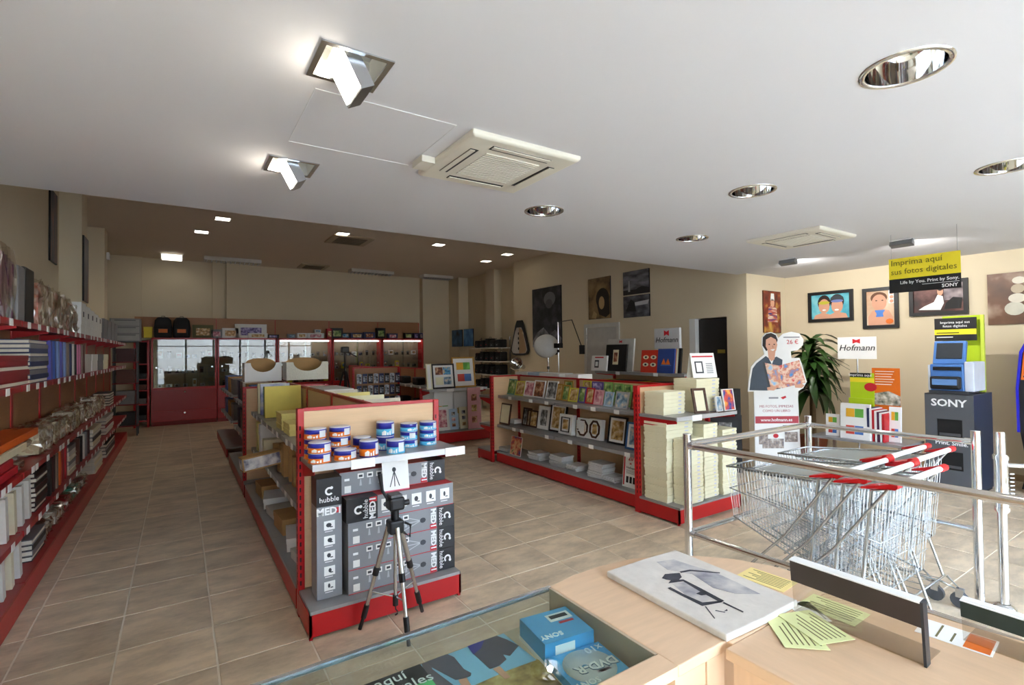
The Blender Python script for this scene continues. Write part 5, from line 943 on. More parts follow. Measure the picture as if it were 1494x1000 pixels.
t, w, zb, h = brochure('lime green brochure stand with black heading on the table', 1241, 1276, 544, 588, 7.30, LIME); flat('black_heading', rect(-w/2, w*.35, zb+h*.86, zb+h), -.0003, INK, t); text('heading_text', 'Imprima aquí', .05, WINK, t, (-w*.07, -.002, zb+h*.93)); flat('yellow_band', rect(-w/2, w/2, zb+h*.7, zb+h*.84), -.0003, YEL, t); flat('red_badge', ell(w*.35, zb+h*.55, .07, .055, 16), -.0003, REDINK, t); bx('pocket', -w/2, w/2, -.05, -.001, zb-.02, zb+h*.18, LIME, t)
t, w, zb, h = brochure('orange brochure stand with town picture on the table', 1273, 1314, 537, 590, 7.42, ORANGE)
for q in range(6): bx('text_line', -w*.38, w*(.3-.05*(q % 3)), -.0013, 0, zb+h*(.90-q*.07), zb+h*(.915-q*.07), WINK, t)
flat('town_picture', [(-w*.5, zb), (w*.5, zb), (w*.5, zb+h*.25), (w*.1, zb+h*.38), (-w*.45, zb+h*.3)], -.0003, PRINT('town_print', ('4a5a50', 'b0a898', 'e8e4dc'), 18, 3, seed=14), t)
t = thing('brand_sign', 'white sign on a thin pole with red emblem and black script', 'sign', (7.55, onx(1250, 507, 7.55).y, 0), FX); zc = onx(1250, 524, 7.55).z; hh = onx(1250, 492, 7.55).z-zc; w = (onx(1222, 507, 7.55).y-onx(1278, 507, 7.55).y)
bx('board', -w/2, w/2, -.012, .0, zc, zc+hh, PAPER, t); MB().tube([(0, .01, .0), (0, .01, zc+.02)], .010, 8).build('pole', ALU, t); MB().lathe([(0, 0), (.14, 0), (.14, .012), (0, .012)], 20).build('foot_plate', ALU, t)
MB().prism([(-.045, zc+hh*.70), (0, zc+hh*.76), (.045, zc+hh*.70), (.045, zc+hh*.92), (0, zc+hh*.86), (-.045, zc+hh*.92)], -.0135, -.0125).build('emblem', REDINK, t); text('brand', 'Hofmann', .115, INK, t, (0, -.0135, zc+hh*.50), shear=.25)
# --- print kiosk
KG_ = M('kiosk_grey', '54575c', .4, var=.03); KN = M('kiosk_navy', '2c3448', .4)
KS = thing('print_kiosk', 'grey photo print kiosk cabinet with white lettering and two openings', 'kiosk', (7.41, 2.13, 0), FX)
bx('carcass', -.222, .222, .012, .66, .03, 1.135, KN, KS); bx('plinth', -.21, .21, .03, .64, 0, .03, BLACK, KS)
fp = MB()
for (a, b, c, d) in ((-.222, .222, .85, 1.14), (-.222, .222, .48, .64), (-.222, .222, .02, .27), (-.222, -.11, .64, .85), (.12, .222, .64, .85), (-.222, -.11, .27, .48), (.12, .222, .27, .48)): fp.box(a, b, 0, .011, c, d)
fp.build('front_panel', KG_, KS)
for z0, z1 in ((.64, .85), (.27, .48)): bx('opening', -.11, .12, .009, .0118, z0, z1, DARK, KS); bx('opening_tray', -.09, .10, .002, .009, z0+.02, z0+.05, DKGREY, KS)
bx('top', -.222, .222, 0, .66, 1.1352, 1.142, KG_, KS); text('brand', 'SONY', .115, WINK, KS, (.0, -.002, 1.035), bold=.003, sx=1.05); text('slogan', 'Print. Smile.', .062, WINK, KS, (.02, -.002, .575), bold=.001)
# printer unit on the kiosk
PU = thing('photo_printer', 'blue photo printer with tilted screen standing on the grey kiosk', 'printer', (7.48, 2.14, 1.1425), FX); BL = M('printer_blue', '4f7fc4', .35); WB = M('printer_white', 'd4dcea', .4)
bx('base', -.19, .17, 0, .40, 0, .03, DKGREY, PU); bx('body', -.18, .13, .02, .40, .03, .34, BL, PU, bevel=.01); bx('side_shell', .131, .22, .03, .42, .03, .37, WB, PU, bevel=.01); bx('left_shell', -.205, -.181, .03, .40, .03, .33, WB, PU, bevel=.005)
bx('slot', -.15, .11, .012, .019, .27, .31, BLACK, PU); bx('output_door', -.165, .115, -.06, .019, .05, .20, BLACK, PU, bevel=.02); bx('output_glass', -.14, .09, -.064, -.0605, .10, .17, M('tray_blue', '6a94cc', .2), PU)
sr = Matrix.Rotation(-.28, 3, 'X'); MB().box(-.165, .135, .05, .10, .34, .62, sr, (0, .07, .34)).build('screen_housing', BL, PU, bevel=.008); MB().box(-.135, .105, .044, .0495, .40, .59, sr, (0, .07, .34)).build('screen', M('dark_screen', '3a3f46', .2), PU)
yl, yr = onx(1376, 520, 8.0).y, onx(1437, 520, 8.0).y; zt = onx(1400, 461, 8.0).z-1.1425; wl = yl-yr
LB = thing('backdrop_board', 'lime green backdrop board standing on the kiosk behind the photo printer', 'board', (8.0, (yl+yr)/2, 1.1425), FX); bx('board', -wl/2, wl/2-.03, 0, .025, 0, zt, LIME, LB); bx('side_fold', wl/2-.0295, wl/2, -.02, .025, 0, zt, M('lime_light', 'c8d84a', .5), LB)
HS = thing('header_sign', 'black and yellow header sign fixed above the photo printer', 'sign', (7.94, 2.14, 1.76), FX); bx('panel', -.26, .14, 0, .02, 0, .28, INK, HS); bx('clip', -.02, .02, .021, .058, .05, .2, ALU, HS)
for yy, tx_, sz, mt in ((.225, 'Imprima aquí sus', .042, WINK), (.18, 'fotos digitales', .042, WINK)): text('heading', tx_, sz, mt, HS, (-.06, -.002, yy))
bx('yellow_band', -.26, .14, -.0015, 0, .075, .14, YEL, HS); bx('band_lines', -.24, -.02, -.0022, -.0015, .09, .105, M('sign_ink', '6a6410', .6), HS); bx('small_line', -.24, -.08, -.0015, 0, .04, .05, WINK, HS)
# second machine at the frame edge
t = thing('photo_machine', 'blue and black photo machine with an orange panel by the kiosk wall', 'machine', (8.05, 1.42, 0), FX)
MB().prism([(-.25, .05), (.3, .05), (.3, 1.75), (-.15, 1.75), (-.21, 1.6), (-.25, 1.2), (-.25, .7), (-.20, .3)], .0, .5).build('cabinet', BLACK, t)
MB().prism([(-.27, .7), (-.25, .7), (-.25, 1.2), (-.21, 1.6), (-.15, 1.75), (-.17, 1.77), (-.235, 1.62), (-.272, 1.2)], -.03, .45).build('blue_edge', M('machine_blue', '2a2ab8', .3), t)
MB().prism([(-.23, 1.30), (.28, 1.30), (.28, 1.64), (-.20, 1.64)], -.012, -.0005).build('orange_panel', ORANGE, t); bx('panel_feet', -.22, .28, .02, .48, 0, .05, DKGREY, t)
for a, b in ((-.17, 1.60), (-.2, 1.34), (.2, 1.60)): MB().tube([(a, -.0125, b), (a, -.016, b)], .012, 8).build('screw', ALU, t)
# --- hanging sign
X0 = 6.4; ya, yb = onx(1297, 400, X0).y, onx(1402, 400, X0).y; w = ya-yb; zb_, zt_ = onx(1350, 424, X0).z, onx(1350, 372, X0).z; hh = zt_-zb_
t = thing('hanging_sign', 'yellow and black print sign hanging from the ceiling on two cords', 'sign', (X0, (ya+yb)/2, zb_), FX)
bx('yellow_panel', -w/2, w/2, 0, .006, hh*.40, hh, YEL, t); bx('black_panel', -w/2, w/2, 0, .006, 0, hh*.40, INK, t)
text('line_upper', 'Imprima aquí', hh*.23, M('sign_ink', '6a6410', .6), t, (-w*.47, -.002, hh*.86), align='LEFT'); text('line_lower', 'sus fotos digitales', hh*.225, M('sign_ink'), t, (-w*.47, -.002, hh*.60), align='LEFT', sx=.95); text('slogan', 'Life by You. Print by Sony.', hh*.125, WINK, t, (w*.48, -.002, hh*.28), align='RIGHT', bold=.0006); bx('thin_line', -.02*w, w*.48, -.0012, 0, hh*.18, hh*.19, WINK, t); text('brand', 'SONY', hh*.13, WINK, t, (w*.46, -.002, hh*.09), align='RIGHT', bold=.001)
for s in (-1, 1): MB().tube([(s*w*.46, .003, hh), (s*w*.46, .003, HF-zb_-.001)], .0015, 4).build('cord', GINK, t)
# --- framed photographs on the kiosk wall
def wf(label, y0, y1, z0, z1, base, parts, fr=.05, X=XR): 
    w = y0-y1; h = z1-z0; t = thing('framed_photo', label, 'picture', (X-.002, (y0+y1)/2, z0), FX)
    if fr: MB().box(-w/2, w/2, -.035, 0, 0, fr).box(-w/2, w/2, -.035, 0, h-fr, h).box(-w/2, -w/2+fr, -.035, 0, fr, h-fr).box(w/2-fr, w/2, -.035, 0, fr, h-fr).build('border', BLACK, t)
    else: bx('panel', -w/2, w/2, -.018, -.0005, 0, h, SC['brown'], t)
    yb = -.010 if fr else -.0185; a = -w/2+fr; b = fr; W_, H_ = w-2*fr, h-2*fr
    flat('photo', rect(a, a+W_, b, b+H_), yb, base, t, .004)
    for q, (nm, pts, mt) in enumerate(parts): flat(nm, [(a+x*W_, b+z_*H_) for x, z_ in pts], yb-.0042-q*.0003, mt, t)
    return t
def cl(pts): return [(max(0, min(1, x)), max(0, min(1, z))) for x, z in pts]
POOL = PRINT('pool_print', ('3aa0b8', '6cc4d4', 'a0dce0'), 5, 3, seed=15); GOG = M('goggle_yellow', 'c8c040', .3); GOGB = M('goggle_blue', '7a88c0', .3)
wf('black framed photograph of two boys with swim goggles', 4.31, 3.64, 2.11, 2.60, POOL, [('shoulders', cl([(.05, 0), (.95, 0), (.9, .18), (.65, .26), (.5, .16), (.3, .26), (.1, .16)]), SK), ('hair', ell(.34, .66, .17, .32, 18), HAIR), ('face', ell(.34, .52, .145, .30, 18), SK), ('hair', ell(.68, .68, .18, .30, 18), HAIR), ('face', ell(.68, .50, .15, .30, 18), SK), ('cap', cl(ell(.68, .80, .17, .14, 14)), M('tone_cap', '3a4048', .6)), ('goggles', ell(.34, .66, .15, .07, 12), GOG), ('goggles', ell(.68, .70, .16, .06, 12), GOGB), ('smile', ell(.34, .36, .05, .035, 8), PAPER), ('smile', ell(.67, .34, .06, .04, 8), PAPER)])
wf('black framed photograph of a toddler drinking from a blue cup', 3.51, 3.05, 1.97, 2.58, PRINT('warm_print', ('c89a78', 'd8b898', 'e4d0b8'), 4, 2, seed=16), [('body', cl([(.05, 0), (.85, 0), (.95, .2), (.8, .42), (.5, .46), (.2, .42), (.05, .25)]), SK), ('hair', ell(.45, .80, .30, .17, 18), M('hair_brown', '6a4228', .6)), ('face', ell(.46, .66, .27, .24, 18), SK), ('eye', ell(.36, .72, .04, .015, 8), HAIR), ('eye', ell(.58, .72, .04, .015, 8), HAIR), ('cup', [(.34, .24), (.60, .24), (.66, .44), (.30, .44)], M('cup_blue', '4a80d0', .4)), ('hand', ell(.26, .32, .10, .09, 10), SK), ('hand', ell(.68, .32, .09, .09, 10), SK), ('inset_strip', rect(.80, 1, .62, 1), PAPER), ('inset_photo', ell(.9, .92, .07, .05, 10), SK), ('inset_photo', ell(.9, .80, .07, .05, 10), SK), ('inset_photo', ell(.9, .68, .07, .05, 10), SK), ('toy', ell(.82, .10, .14, .08, 8), ORANGE)])
wf('black framed wedding photograph of a bride in white, behind the hanging sign', 2.92, 2.27, 2.12, 2.60, PRINT('wedding_print', ('2a1614', '4a2420', '7a5048'), 5, 3, seed=17), [('church_wall', rect(.62, 1, .4, 1), PRINT('church_print', ('3a3034', '8a7c80', 'b8a8a8'), 7, 2, seed=18)), ('dress', [(.10, .10), (.55, .06), (.62, .30), (.60, .55), (.50, .62), (.42, .36), (.22, .22)], PAPER), ('bride', ell(.55, .72, .06, .14, 12), SK), ('bride_hair', ell(.55, .84, .06, .09, 10), HAIR), ('groom', [(.62, .08), (.95, .08), (.98, .45), (.80, .5), (.66, .3)], M('suit', '121214', .6))])
wf('unframed brown photograph of stacked pale pebbles', 2.08, 1.45, 1.96, 2.61, PRINT('pebble_ground', ('4a3020', '6e4a34', 'c0a894'), 3, 3, seed=19), [('pebble', ell(.40, .30, .15, .13, 16), M('pebble_a', 'c8c4b4', .6, var=.1)), ('pebble', ell(.44, .50, .13, .09, 16), M('pebble_b', 'd8d0c0', .6, var=.1)), ('pebble', ell(.45, .68, .10, .09, 14), M('pebble_c', 'b8a890', .6, var=.1)), ('pebble', ell(.47, .84, .10, .07, 14), M('pebble_b'))], fr=0)
t = thing('framed_photo', 'narrow unframed photograph of a costumed child in the wall corner', 'picture', (8.30, YC-.002, 1.95)); bx('panel', -.26, .26, -.02, 0, 0, .70, SC['brown'], t); flat('photo', rect(-.255, .255, .005, .695), -.0203, PRINT('costume_print', ('3a1410', '8a3420', 'c89a40'), 6, 3, seed=20), t)
for nm, pts, mt in (('body', [(-.15, .18), (.15, .18), (.12, .42), (0, .48), (-.12, .42)], PRINT('stripe_print', ('d8d0c0', 'c04a28', '2a4a8a'), 14, 1, seed=22, stretch=(.3, 1, 3))), ('face', ell(.0, .50, .06, .07, 12), SK), ('white_hat', [(-.06, .54), (.06, .54), (.05, .66), (-.04, .66)], PAPER)): flat(nm, pts, -.022-.001*(nm != 'body'), mt, t)
# --- black multi-photo frames on the floor behind the album boxes
for k, (x, y, h) in enumerate(((6.55, 4.42, 1.12), (6.30, 4.25, .78))):
    frame(('tall black multi-photo frame leaning behind the album boxes', 'shorter black multi-photo frame before the tall one')[k], (x, y, .002), .42, h, BLACK, [PH[5], PH[1], PH[2]], -1.0, .10, bw=.05, mount=M('frame_inner', '202024', .5), windows=[(.3, .7, .70, .86), (.3, .7, .42, .58), (.3, .7, .14, .30)], th=.03)
# ================================================================ chrome railing
RL = thing('chrome_railing', 'chrome tube railing pen around the shopping carts', 'railing', (0, 0, 0))
PA, PB, PC = Vector((2.80, 2.17, 0)), Vector((4.31, 2.15, 0)), Vector((4.37, 1.12, 0)); rp = .026
for q, p in enumerate((PA, PB, PC)):
    pp = MB().tube([p, p+Vector((0, 0, 1.135))], rp, 20).build('post', CHROME, RL); MB().lathe([(rp, 0), (rp*1.03, .004), (0, .006)], 20, (p.x, p.y, 1.135)).build('post_cap', CHROME, pp); MB().lathe([(.060, 0), (.060, .008), (.045, .022), (.03, .03)], 24, tuple(p)).build('base_flange', CHROME, pp)
pe = Vector((2.88, -.6, 0)); pp = MB().tube([pe, pe+Vector((0, 0, 1.135))], rp, 20).build('post', CHROME, RL)
for a, b in ((PA, PB), (PB, PC), (PA, pe)):
    d = (b-a).normalized()
    for z in (1.065, .49):
        r = .0225 if z > 1 else .018
        if (a, b) == (PB, PC): r = .017
        rl = MB().tube([a+d*.02+Vector((0, 0, z)), b-d*.02+Vector((0, 0, z))], r, 16).build('rail', CHROME if (a, b) != (PA, pe) else M('brushed_chrome', 'cfc9c2', .18, 1, var=0), RL)
        for e, s in ((a, 1), (b, -1)): MB().tube([e+d*s*.02+Vector((0, 0, z)), e+d*s*.055+Vector((0, 0, z))], r*1.25, 16).build('rail_socket', CHROME, rl)
GP = thing('gate_post', 'chrome gate post with swing collar beside the railing corner', 'gate', (4.455, 1.02, 0))
MB().tube([(0, 0, 0), (0, 0, 1.135)], rp, 20).build('post', CHROME, GP); MB().tube([(0, 0, .62), (0, 0, .99)], .036, 20).build('swing_collar', CHROME, GP); MB().lathe([(.060, 0), (.060, .008), (.045, .022), (.03, .03)], 24).build('base_flange', CHROME, GP)
for z in (.64, .97): MB().tube([(0, 0, z-.012), (0, 0, z+.012)], .041, 20).build('collar_ring', CHROME, GP)
for z in (.92, .70): MB().tube([(.03, -.02, z), (.55, -.75, z)], .014, 12).build('gate_arm', CHROME, GP)
for q in range(6): MB().tube([(.03, -.035, .74+q*.025), (.045, -.05, .74+q*.025)], .006, 6).build('collar_stud', ALU, GP)
# ================================================================ shopping carts nested inside the railing
def make_cart(label):
    t = thing('shopping_cart', label, 'shopping cart', (0, 0, 0), group='nested shopping carts'); w0, w1 = .30, .21; L = .74; zt, zb, zr = .93, .42, .17
    # local: handle at y=0, basket towards +y; x across
    def cor(s, y, z): f = y/L; return (s*(w0+(w1-w0)*f), y, z)
    rimr = MB().tube([cor(-1, .06, .97), cor(-1, L, zt-.02), cor(1, L, zt-.02), cor(1, .06, .97)], .007, 6, closed=True).tube([cor(-1, .10, zb), cor(-1, L-.05, zb+zr), cor(1, L-.05, zb+zr), cor(1, .10, zb)], .005, 6, closed=True).tube([cor(-1, .08, .70), cor(-1, L-.02, .77), cor(1, L-.02, .77), cor(1, .08, .70)], .004, 5, closed=True)
    rimr.build('basket_frame', STEEL, t)
    for s in (-1, 1):
        m = MB(); n = 30
        for q in range(n+1): f = q/n; a = Vector(cor(s, .06+(L-.06)*f, .97+(zt-.02-.97)*f)); b = Vector(cor(s, .10+(L-.15)*f, zb+zr*f)); m.tube([a, b], .0017, 4, caps=False)
        m.build('side_mesh', STEEL, t)
    m = MB()
    for q in range(13): x = -1+2*q/12; m.tube([(x*w1, L, zt-.02), (x*w1, L-.05, zb+zr), (x*w0*.97, .10, zb)], .0017, 4, caps=False)
    for q in range(8): f = q/7; m.tube([cor(-1, .1+(L-.15)*f, zb+zr*f), cor(1, .1+(L-.15)*f, zb+zr*f)], .0017, 4, caps=False)
    m.build('bottom_mesh', STEEL, t)
    m = MB()
    for q in range(15): x = -1+2*q/14; m.tube([(x*w0*.98, .045, .95), (x*w0*.95, .09, zb+.01)], .0017, 4, caps=False)
    for z in (.55, .65, .76, .87): m.tube([(-w0*.97, .07, z), (w0*.97, .07, z)], .002, 4, caps=False)
    m.build('rear_flap', STEEL, t)
    MB().add([(-.26, .10, .955), (.26, .10, .955), (.215, .56, .915), (-.215, .56, .915), (-.26, .10, .959), (.26, .10, .959), (.215, .56, .919), (-.215, .56, .919)], [(0, 1, 2, 3), (7, 6, 5, 4), (0, 4, 5, 1), (1, 5, 6, 2), (2, 6, 7, 3), (3, 7, 4, 0)]).build('folded_flap_panel', M('flap_grey', 'a9afac', .5, .2, var=.04), t)
    MB().tube([(-.29, 0, 1.015), (.29, 0, 1.015)], .0155, 14).build('handle', M('handle_white', 'f2f2f0', .35, var=0), t)
    for s in (-1, 1):
        MB().tube([(s*.27, 0, 1.015), (s*.345, 0, 1.015)], [.019, .020], 14).build('red_end', M('cart_red', 'd0141c', .35, var=0), t)
        MB().add([(s*.345, -.02, 1.03), (s*.345, .14, .985), (s*.30, .14, .985), (s*.28, -.0, 1.033), (s*.345, -.0, 1.0), (s*.345, .14, .975), (s*.30, .14, .975), (s*.28, 0, 1.0)], [(0, 1, 2, 3), (7, 6, 5, 4), (0, 4, 5, 1), (1, 5, 6, 2), (2, 6, 7, 3), (3, 7, 4, 0)]).build('red_cover', M('cart_red'), t)
        MB().tube([(s*.33, .0, 1.0), (s*.325, .10, .97), (s*.30, .16, .50), (s*.28, .05, .18)], .009, 8).build('rear_upright', STEEL, t)
        MB().tube([(s*.33, .02, 1.0), (s*.31, .30, .60), (s*.26, .62, .26)], .008, 8).build('side_strut', STEEL, t)
        MB().tube([(s*.28, .03, .18), (s*.28, -.06, .10), (s*.26, .05, .14), (s*.20, .66, .15)], .008, 8).build('chassis', STEEL, t)
        for wy, wx in ((-.04, .27), (.64, .20)):
            f = MB().box(s*wx-.018, s*wx+.018, wy-.02, wy+.02, .07, .125).build('caster_fork', ALU, t); MB().tube([(s*wx-.014, wy, .052), (s*wx+.014, wy, .052)], .05, 16).build('wheel', DKGREY, f)
    MB().tube([(-.28, .04, .18), (.28, .04, .18)], .007, 6).build('cross_bar', STEEL, t); MB().tube([(-.20, .64, .15), (.20, .64, .15)], .007, 6).build('cross_bar', STEEL, t)
    m = MB()
    for q in range(5): m.tube([(-.2+q*.1, .04, .18), (-.16+q*.08, .64, .15)], .003, 5, caps=False)
    m.build('lower_rack', STEEL, t)
    return t
cart = make_cart('wire shopping cart with red handle ends, rearmost of the row by the counter'); cart.location = (3.26, 1.06, 0)
copy_tree(cart, (3.27, 1.195, 0), label='wire shopping cart with red handle ends, second of the row by the counter')
copy_tree(cart, (3.28, 1.325, 0), label='wire shopping cart with red handle ends, foremost of the row by the counter')
copy_tree(cart, (3.955, 1.22, 0), label='wire shopping cart of the row towards the kiosk, its handle farther out')
copy_tree(cart, (3.955, 1.35, 0), label='wire shopping cart of the row towards the kiosk, its handle farther in')
# ================================================================ curved beech counter
CZ = .95
CT_ = thing('shop_counter', 'curved beech shop counter with glass display top', 'counter', (0, 0, 0))
arc = [(.985, 1.295), (1.10, 1.315), (1.22, 1.318), (1.35, 1.30), (1.47, 1.25), (1.57, 1.18), (1.65, 1.09), (1.705, .98), (1.73, .86), (1.745, .70)]
MB().prismz([(.985, .86)]+arc[0:1]+arc[1:]+[(1.745, .55), (1.745, .775), (1.172, .775), (1.172, .80), (.985, .80)][3:3]+[(1.745, .782), (1.172, .782), (1.172, .80), (.985, .80)] if 0 else [(.985, .80)]+arc[:9]+[(1.738, .782), (1.172, .782), (1.172, .80)], CZ-.028, CZ).build('corner_top', COUNT, CT_, bevel=.003)
MB().prismz([(1.14, .780), (1.74, .780), (1.76, .5), (1.84, .1), (1.90, -.6), (1.14, -.6)], CZ-.028, CZ-.0).build('side_top', M('counter_beech_side', 'd8b592', .38, var=.06, scale=4, stretch=(14, 2, 2)), CT_, bevel=.003)
bx('inner_strip', -.6, .984, .80, .858, CZ-.028, CZ, COUNT, CT_)
bx('glass_top', -.6, .975, .862, 1.288, CZ-.010, CZ-.002, GLSTOP, CT_); bx('front_trim', -.6, .984, 1.288, 1.300, CZ-.012, CZ+.001, ALU, CT_); bx('front_glass', -.6, .975, 1.282, 1.287, .10, CZ-.012, GLS, CT_)
bx('glass_edge_lining', .976, .984, .862, 1.288, CZ-.12, CZ-.001, M('lining', 'b9a58c', .6), CT_); bx('strip_lining', -.6, .975, .859, .8615, CZ-.12, CZ-.001, M('lining'), CT_)
bx('glass_shelf', -.6, .975, .88, 1.278, .864, .870, GLSTOP, CT_)
MB().prismz([(.985, .83), (.985, 1.285), (.998, 1.285), (.998, .83)], .0, CZ-.029).build('end_panel', COUNT, CT_)
# curved outer wall
ow = MB(); arc2 = [(x-.02*(x > 1.5), y-.02) for x, y in arc]+[(1.75, .5), (1.82, .1), (1.88, -.58)]
for (x0, y0), (x1, y1) in zip(arc2[:-1], arc2[1:]):
    n = Vector((y1-y0, -(x1-x0), 0)).normalized()*.018; ow.add([(x0, y0, 0), (x1, y1, 0), (x1, y1, CZ-.029), (x0, y0, CZ-.029), (x0+n.x, y0+n.y, 0), (x1+n.x, y1+n.y, 0), (x1+n.x, y1+n.y, CZ-.029), (x0+n.x, y0+n.y, CZ-.029)], [(0, 1, 2, 3), (7, 6, 5, 4), (0, 4, 5, 1), (1, 5, 6, 2), (2, 6, 7, 3), (3, 7, 4, 0)])
ow.build('outer_panel', COUNT, CT_)
bx('inner_post', 1.10, 1.17, .805, .86, 0, CZ-.029, COUNT, CT_); bx('inner_side_post', 1.165, 1.20, .72, .775, 0, CZ-.029, COUNT, CT_); bx('inner_rail', .985, 1.10, .81, .83, CZ-.09, CZ-.029, COUNT, CT_); bx('side_rail', 1.165, 1.185, -.55, .72, CZ-.07, CZ-.029, COUNT, CT_)
bx('inner_glass_door', 1.0, 1.10, .815, .82, .1, CZ-.09, GLS, CT_); bx('inner_shelf', 1.20, 1.70, -.5, .72, .72, .74, COUNT, CT_); bx('counter_back', -.6, .98, .83, .85, 0, CZ-.125, COUNT, CT_)
t = thing('paper_heap', 'loose white papers on the shelf under the side counter', 'papers', (1.42, .52, .7405))
for q in range(7): MB().box(-.15, .15, -.105, .105, 0, .0012).build('sheet', PAPER, t, (RND.uniform(-.06, .03), RND.uniform(-.1, .08), .003+q*.012), (RND.uniform(-.04, .04), RND.uniform(-.03, .03), RND.uniform(-.6, .6)))
# --- things in the glass top
zs = .8705
ZP = .873
def pz(pts): return [(min(.90, q.x)-.50, min(1.272, q.y)-1.06) for q in (onz(490+x/4.98, 880+y/4.98, ZP) for x, y in pts)]
PO = thing('advert_poster', 'poster of people in shorts bending over straw, under the counter glass', 'poster', (.50, 1.06, zs))
MB().prismz(pz([(60, 612), (440, 470), (1185, 190), (1330, 310), (1494, 440), (1560, 520)])+[(.30, -.16), (-.25, -.16)], 0, .0012).build('sheet', SKY_, PO)
def pf(nm, pts, mt, zz, raw=False): return MB().prismz(pts if raw else pz(pts), zz, zz+.0004).build(nm, mt, PO)
pf('straw', pz([(1000, 600), (1250, 490), (1494, 400), (1560, 520)])+[(.30, -.16), (.02, -.16)], PRINT('straw_print', ('7a6030', 'b89a58', 'e0cc90'), 24, 4, seed=24), .0014, True)
SH = M('shorts_grey', '5a5560', .6, var=.15, scale=30)
pf('shorts', [(670, 400), (755, 350), (790, 350), (860, 395), (930, 480), (985, 510), (980, 530), (945, 545), (870, 560), (700, 470), (665, 430)], SH, .0020); pf('leg', [(890, 560), (950, 545), (1010, 640), (930, 640)], SK, .0024); pf('jacket', [(455, 470), (670, 400), (700, 480), (860, 600), (700, 640), (620, 440)], M('jacket_grey', '6a6068', .6, var=.1), .0017)
pf('shorts', [(1055, 260), (1135, 210), (1240, 265), (1330, 310), (1265, 385), (1215, 375), (1240, 410), (1190, 455), (1120, 480), (1000, 370)], SH, .0020); pf('shirt', [(925, 285), (1050, 245), (1055, 330), (1000, 375)], M('shirt_blue', '3a3a98', .6), .0024); pf('arm', [(1140, 480), (1190, 460), (1270, 540), (1230, 555)], SK, .0024)
bp_ = pz([(150, 607), (605, 437), (735, 605)]); pf('black_panel', [bp_[0], bp_[1], bp_[2], (bp_[2][0]+.06, -.16), (bp_[0][0], -.16)][::-1], INK, .0028, True); pf('green_panel', [(585, 598), (690, 550), (760, 640), (600, 680)], M('print_green', '5ec878', .6), .0032)
q1, q2 = pz([(395, 565)])[0], pz([(500, 610)])[0]
text('heading_a', 'aquí', .050, WINK, PO, (q1[0], q1[1], .0036), (0, 0, .0), depth=.0003); text('heading_b', 'sus fotos digitales', .050, WINK, PO, (q2[0]+.075, q2[1], .0036), (0, 0, .0), align='RIGHT', depth=.0003)
DB = M('disc_box_blue', '4aa4dc', .35); 
def disc_box(label, loc, w, d, h, rz, detail):
    t = thing('disc_box', label, 'box', loc, rz, 'blue disc boxes in the counter'); bx('carton', -w/2, w/2, -d/2, d/2, 0, h, DB, t); bx('white_base', -w/2-.0006, w/2+.0006, -d/2-.0006, d/2+.0006, 0, h*.18, PAPER, t)
    R = (0, 0, math.pi)
    text('brand', 'SONY', .026, WINK, t, (-w*.26, (-d*.32 if detail else -d*.30), h+.0006), R, bold=.0006)
    if detail:
        MB().lathe([(0, 0), (w*.42, 0), (w*.42, .0006), (0, .0006)], 40, (-w*.0, d*.02, h)).build('disc_picture', M('disc_print', 'd4d9de', .4), t); MB().lathe([(0, 0), (w*.05, 0), (w*.05, .0006), (0, .0006)], 16, (-w*.08, d*.02, h+.0007)).build('disc_hole', DB, t)
        text('title', 'DVD-R', .040, WINK, t, (w*.10, -d*.02, h+.0016), R, bold=.0012); text('title_shadow', 'DVD-R', .040, M('title_grey', '5a7a98', .5), t, (w*.102, -d*.024, h+.0010), R, bold=.0022); text('count', 'x10', .036, WINK, t, (w*.30, d*.36, h+.0016), R); bx('red_strip', w*.02, w*.26, -d*.20, -d*.14, h, h+.0006, REDINK, t)
    else:
        bx('white_panel', -w*.05, w*.42, d*.10, d*.36, h, h+.0006, PAPER, t); bx('black_panel', .0, w*.36, d*.18, d*.30, h+.0006, h+.0012, INK, t); bx('red_strip', w*.08, w*.38, -d*.02, d*.05, h, h+.0006, REDINK, t); flat('side_panel', rect(-w*.3, w*.1, h*.3, h*.8), -d/2-.0002, PAPER, t)
    return t
disc_box('upper blue disc box with white panel, farther under the glass', (.886, 1.140, zs), .155, .145, .058, -.12, False); disc_box('blue recordable disc box with a silver disc picture, beside the other', (.872, .982, zs), .165, .16, .026, -.12, True)
# --- things on the counter
t = thing('stone_slab_print', 'pale stone slab printed with a dark ship wreck photograph', 'stone print', (1.335, 1.012, CZ+.0005), -.03)
sl = [(-.165, -.225), (.0, -.228), (.165, -.222), (.168, 0), (.165, .22), (0, .225), (-.165, .222), (-.168, .01)]
MB().prismz(sl, 0, .02).build('slab', M('limestone', 'd6cfc6', .85, var=.08, scale=22, bump=.5), t, bevel=.004)
def slp(px, py): p = onz(px, py, CZ+.02); return (p.x-1.335, p.y-1.012)
def z4(pts): return [slp(860+x/4.98, 800+y/4.98) for x, y in pts]
G1 = M('stone_ink', '3a3a42', .85, var=.2, scale=40); G2 = PRINT('stone_wash', ('8a8890', 'b4b0b0', 'd2ccc4'), 14, 4, seed=30, rough=.85)
MB().prismz(z4([(480, 105), (600, 85), (740, 130), (900, 175), (1060, 245), (1240, 330), (1060, 330), (900, 290), (740, 190), (560, 160)]), .0201, .0206).build('cloud_shade', G2, t)
MB().prismz(z4([(600, 262), (690, 250), (960, 385), (840, 400), (700, 340)])[::-1], .0201, .0205).build('hull_wash', G2, t)
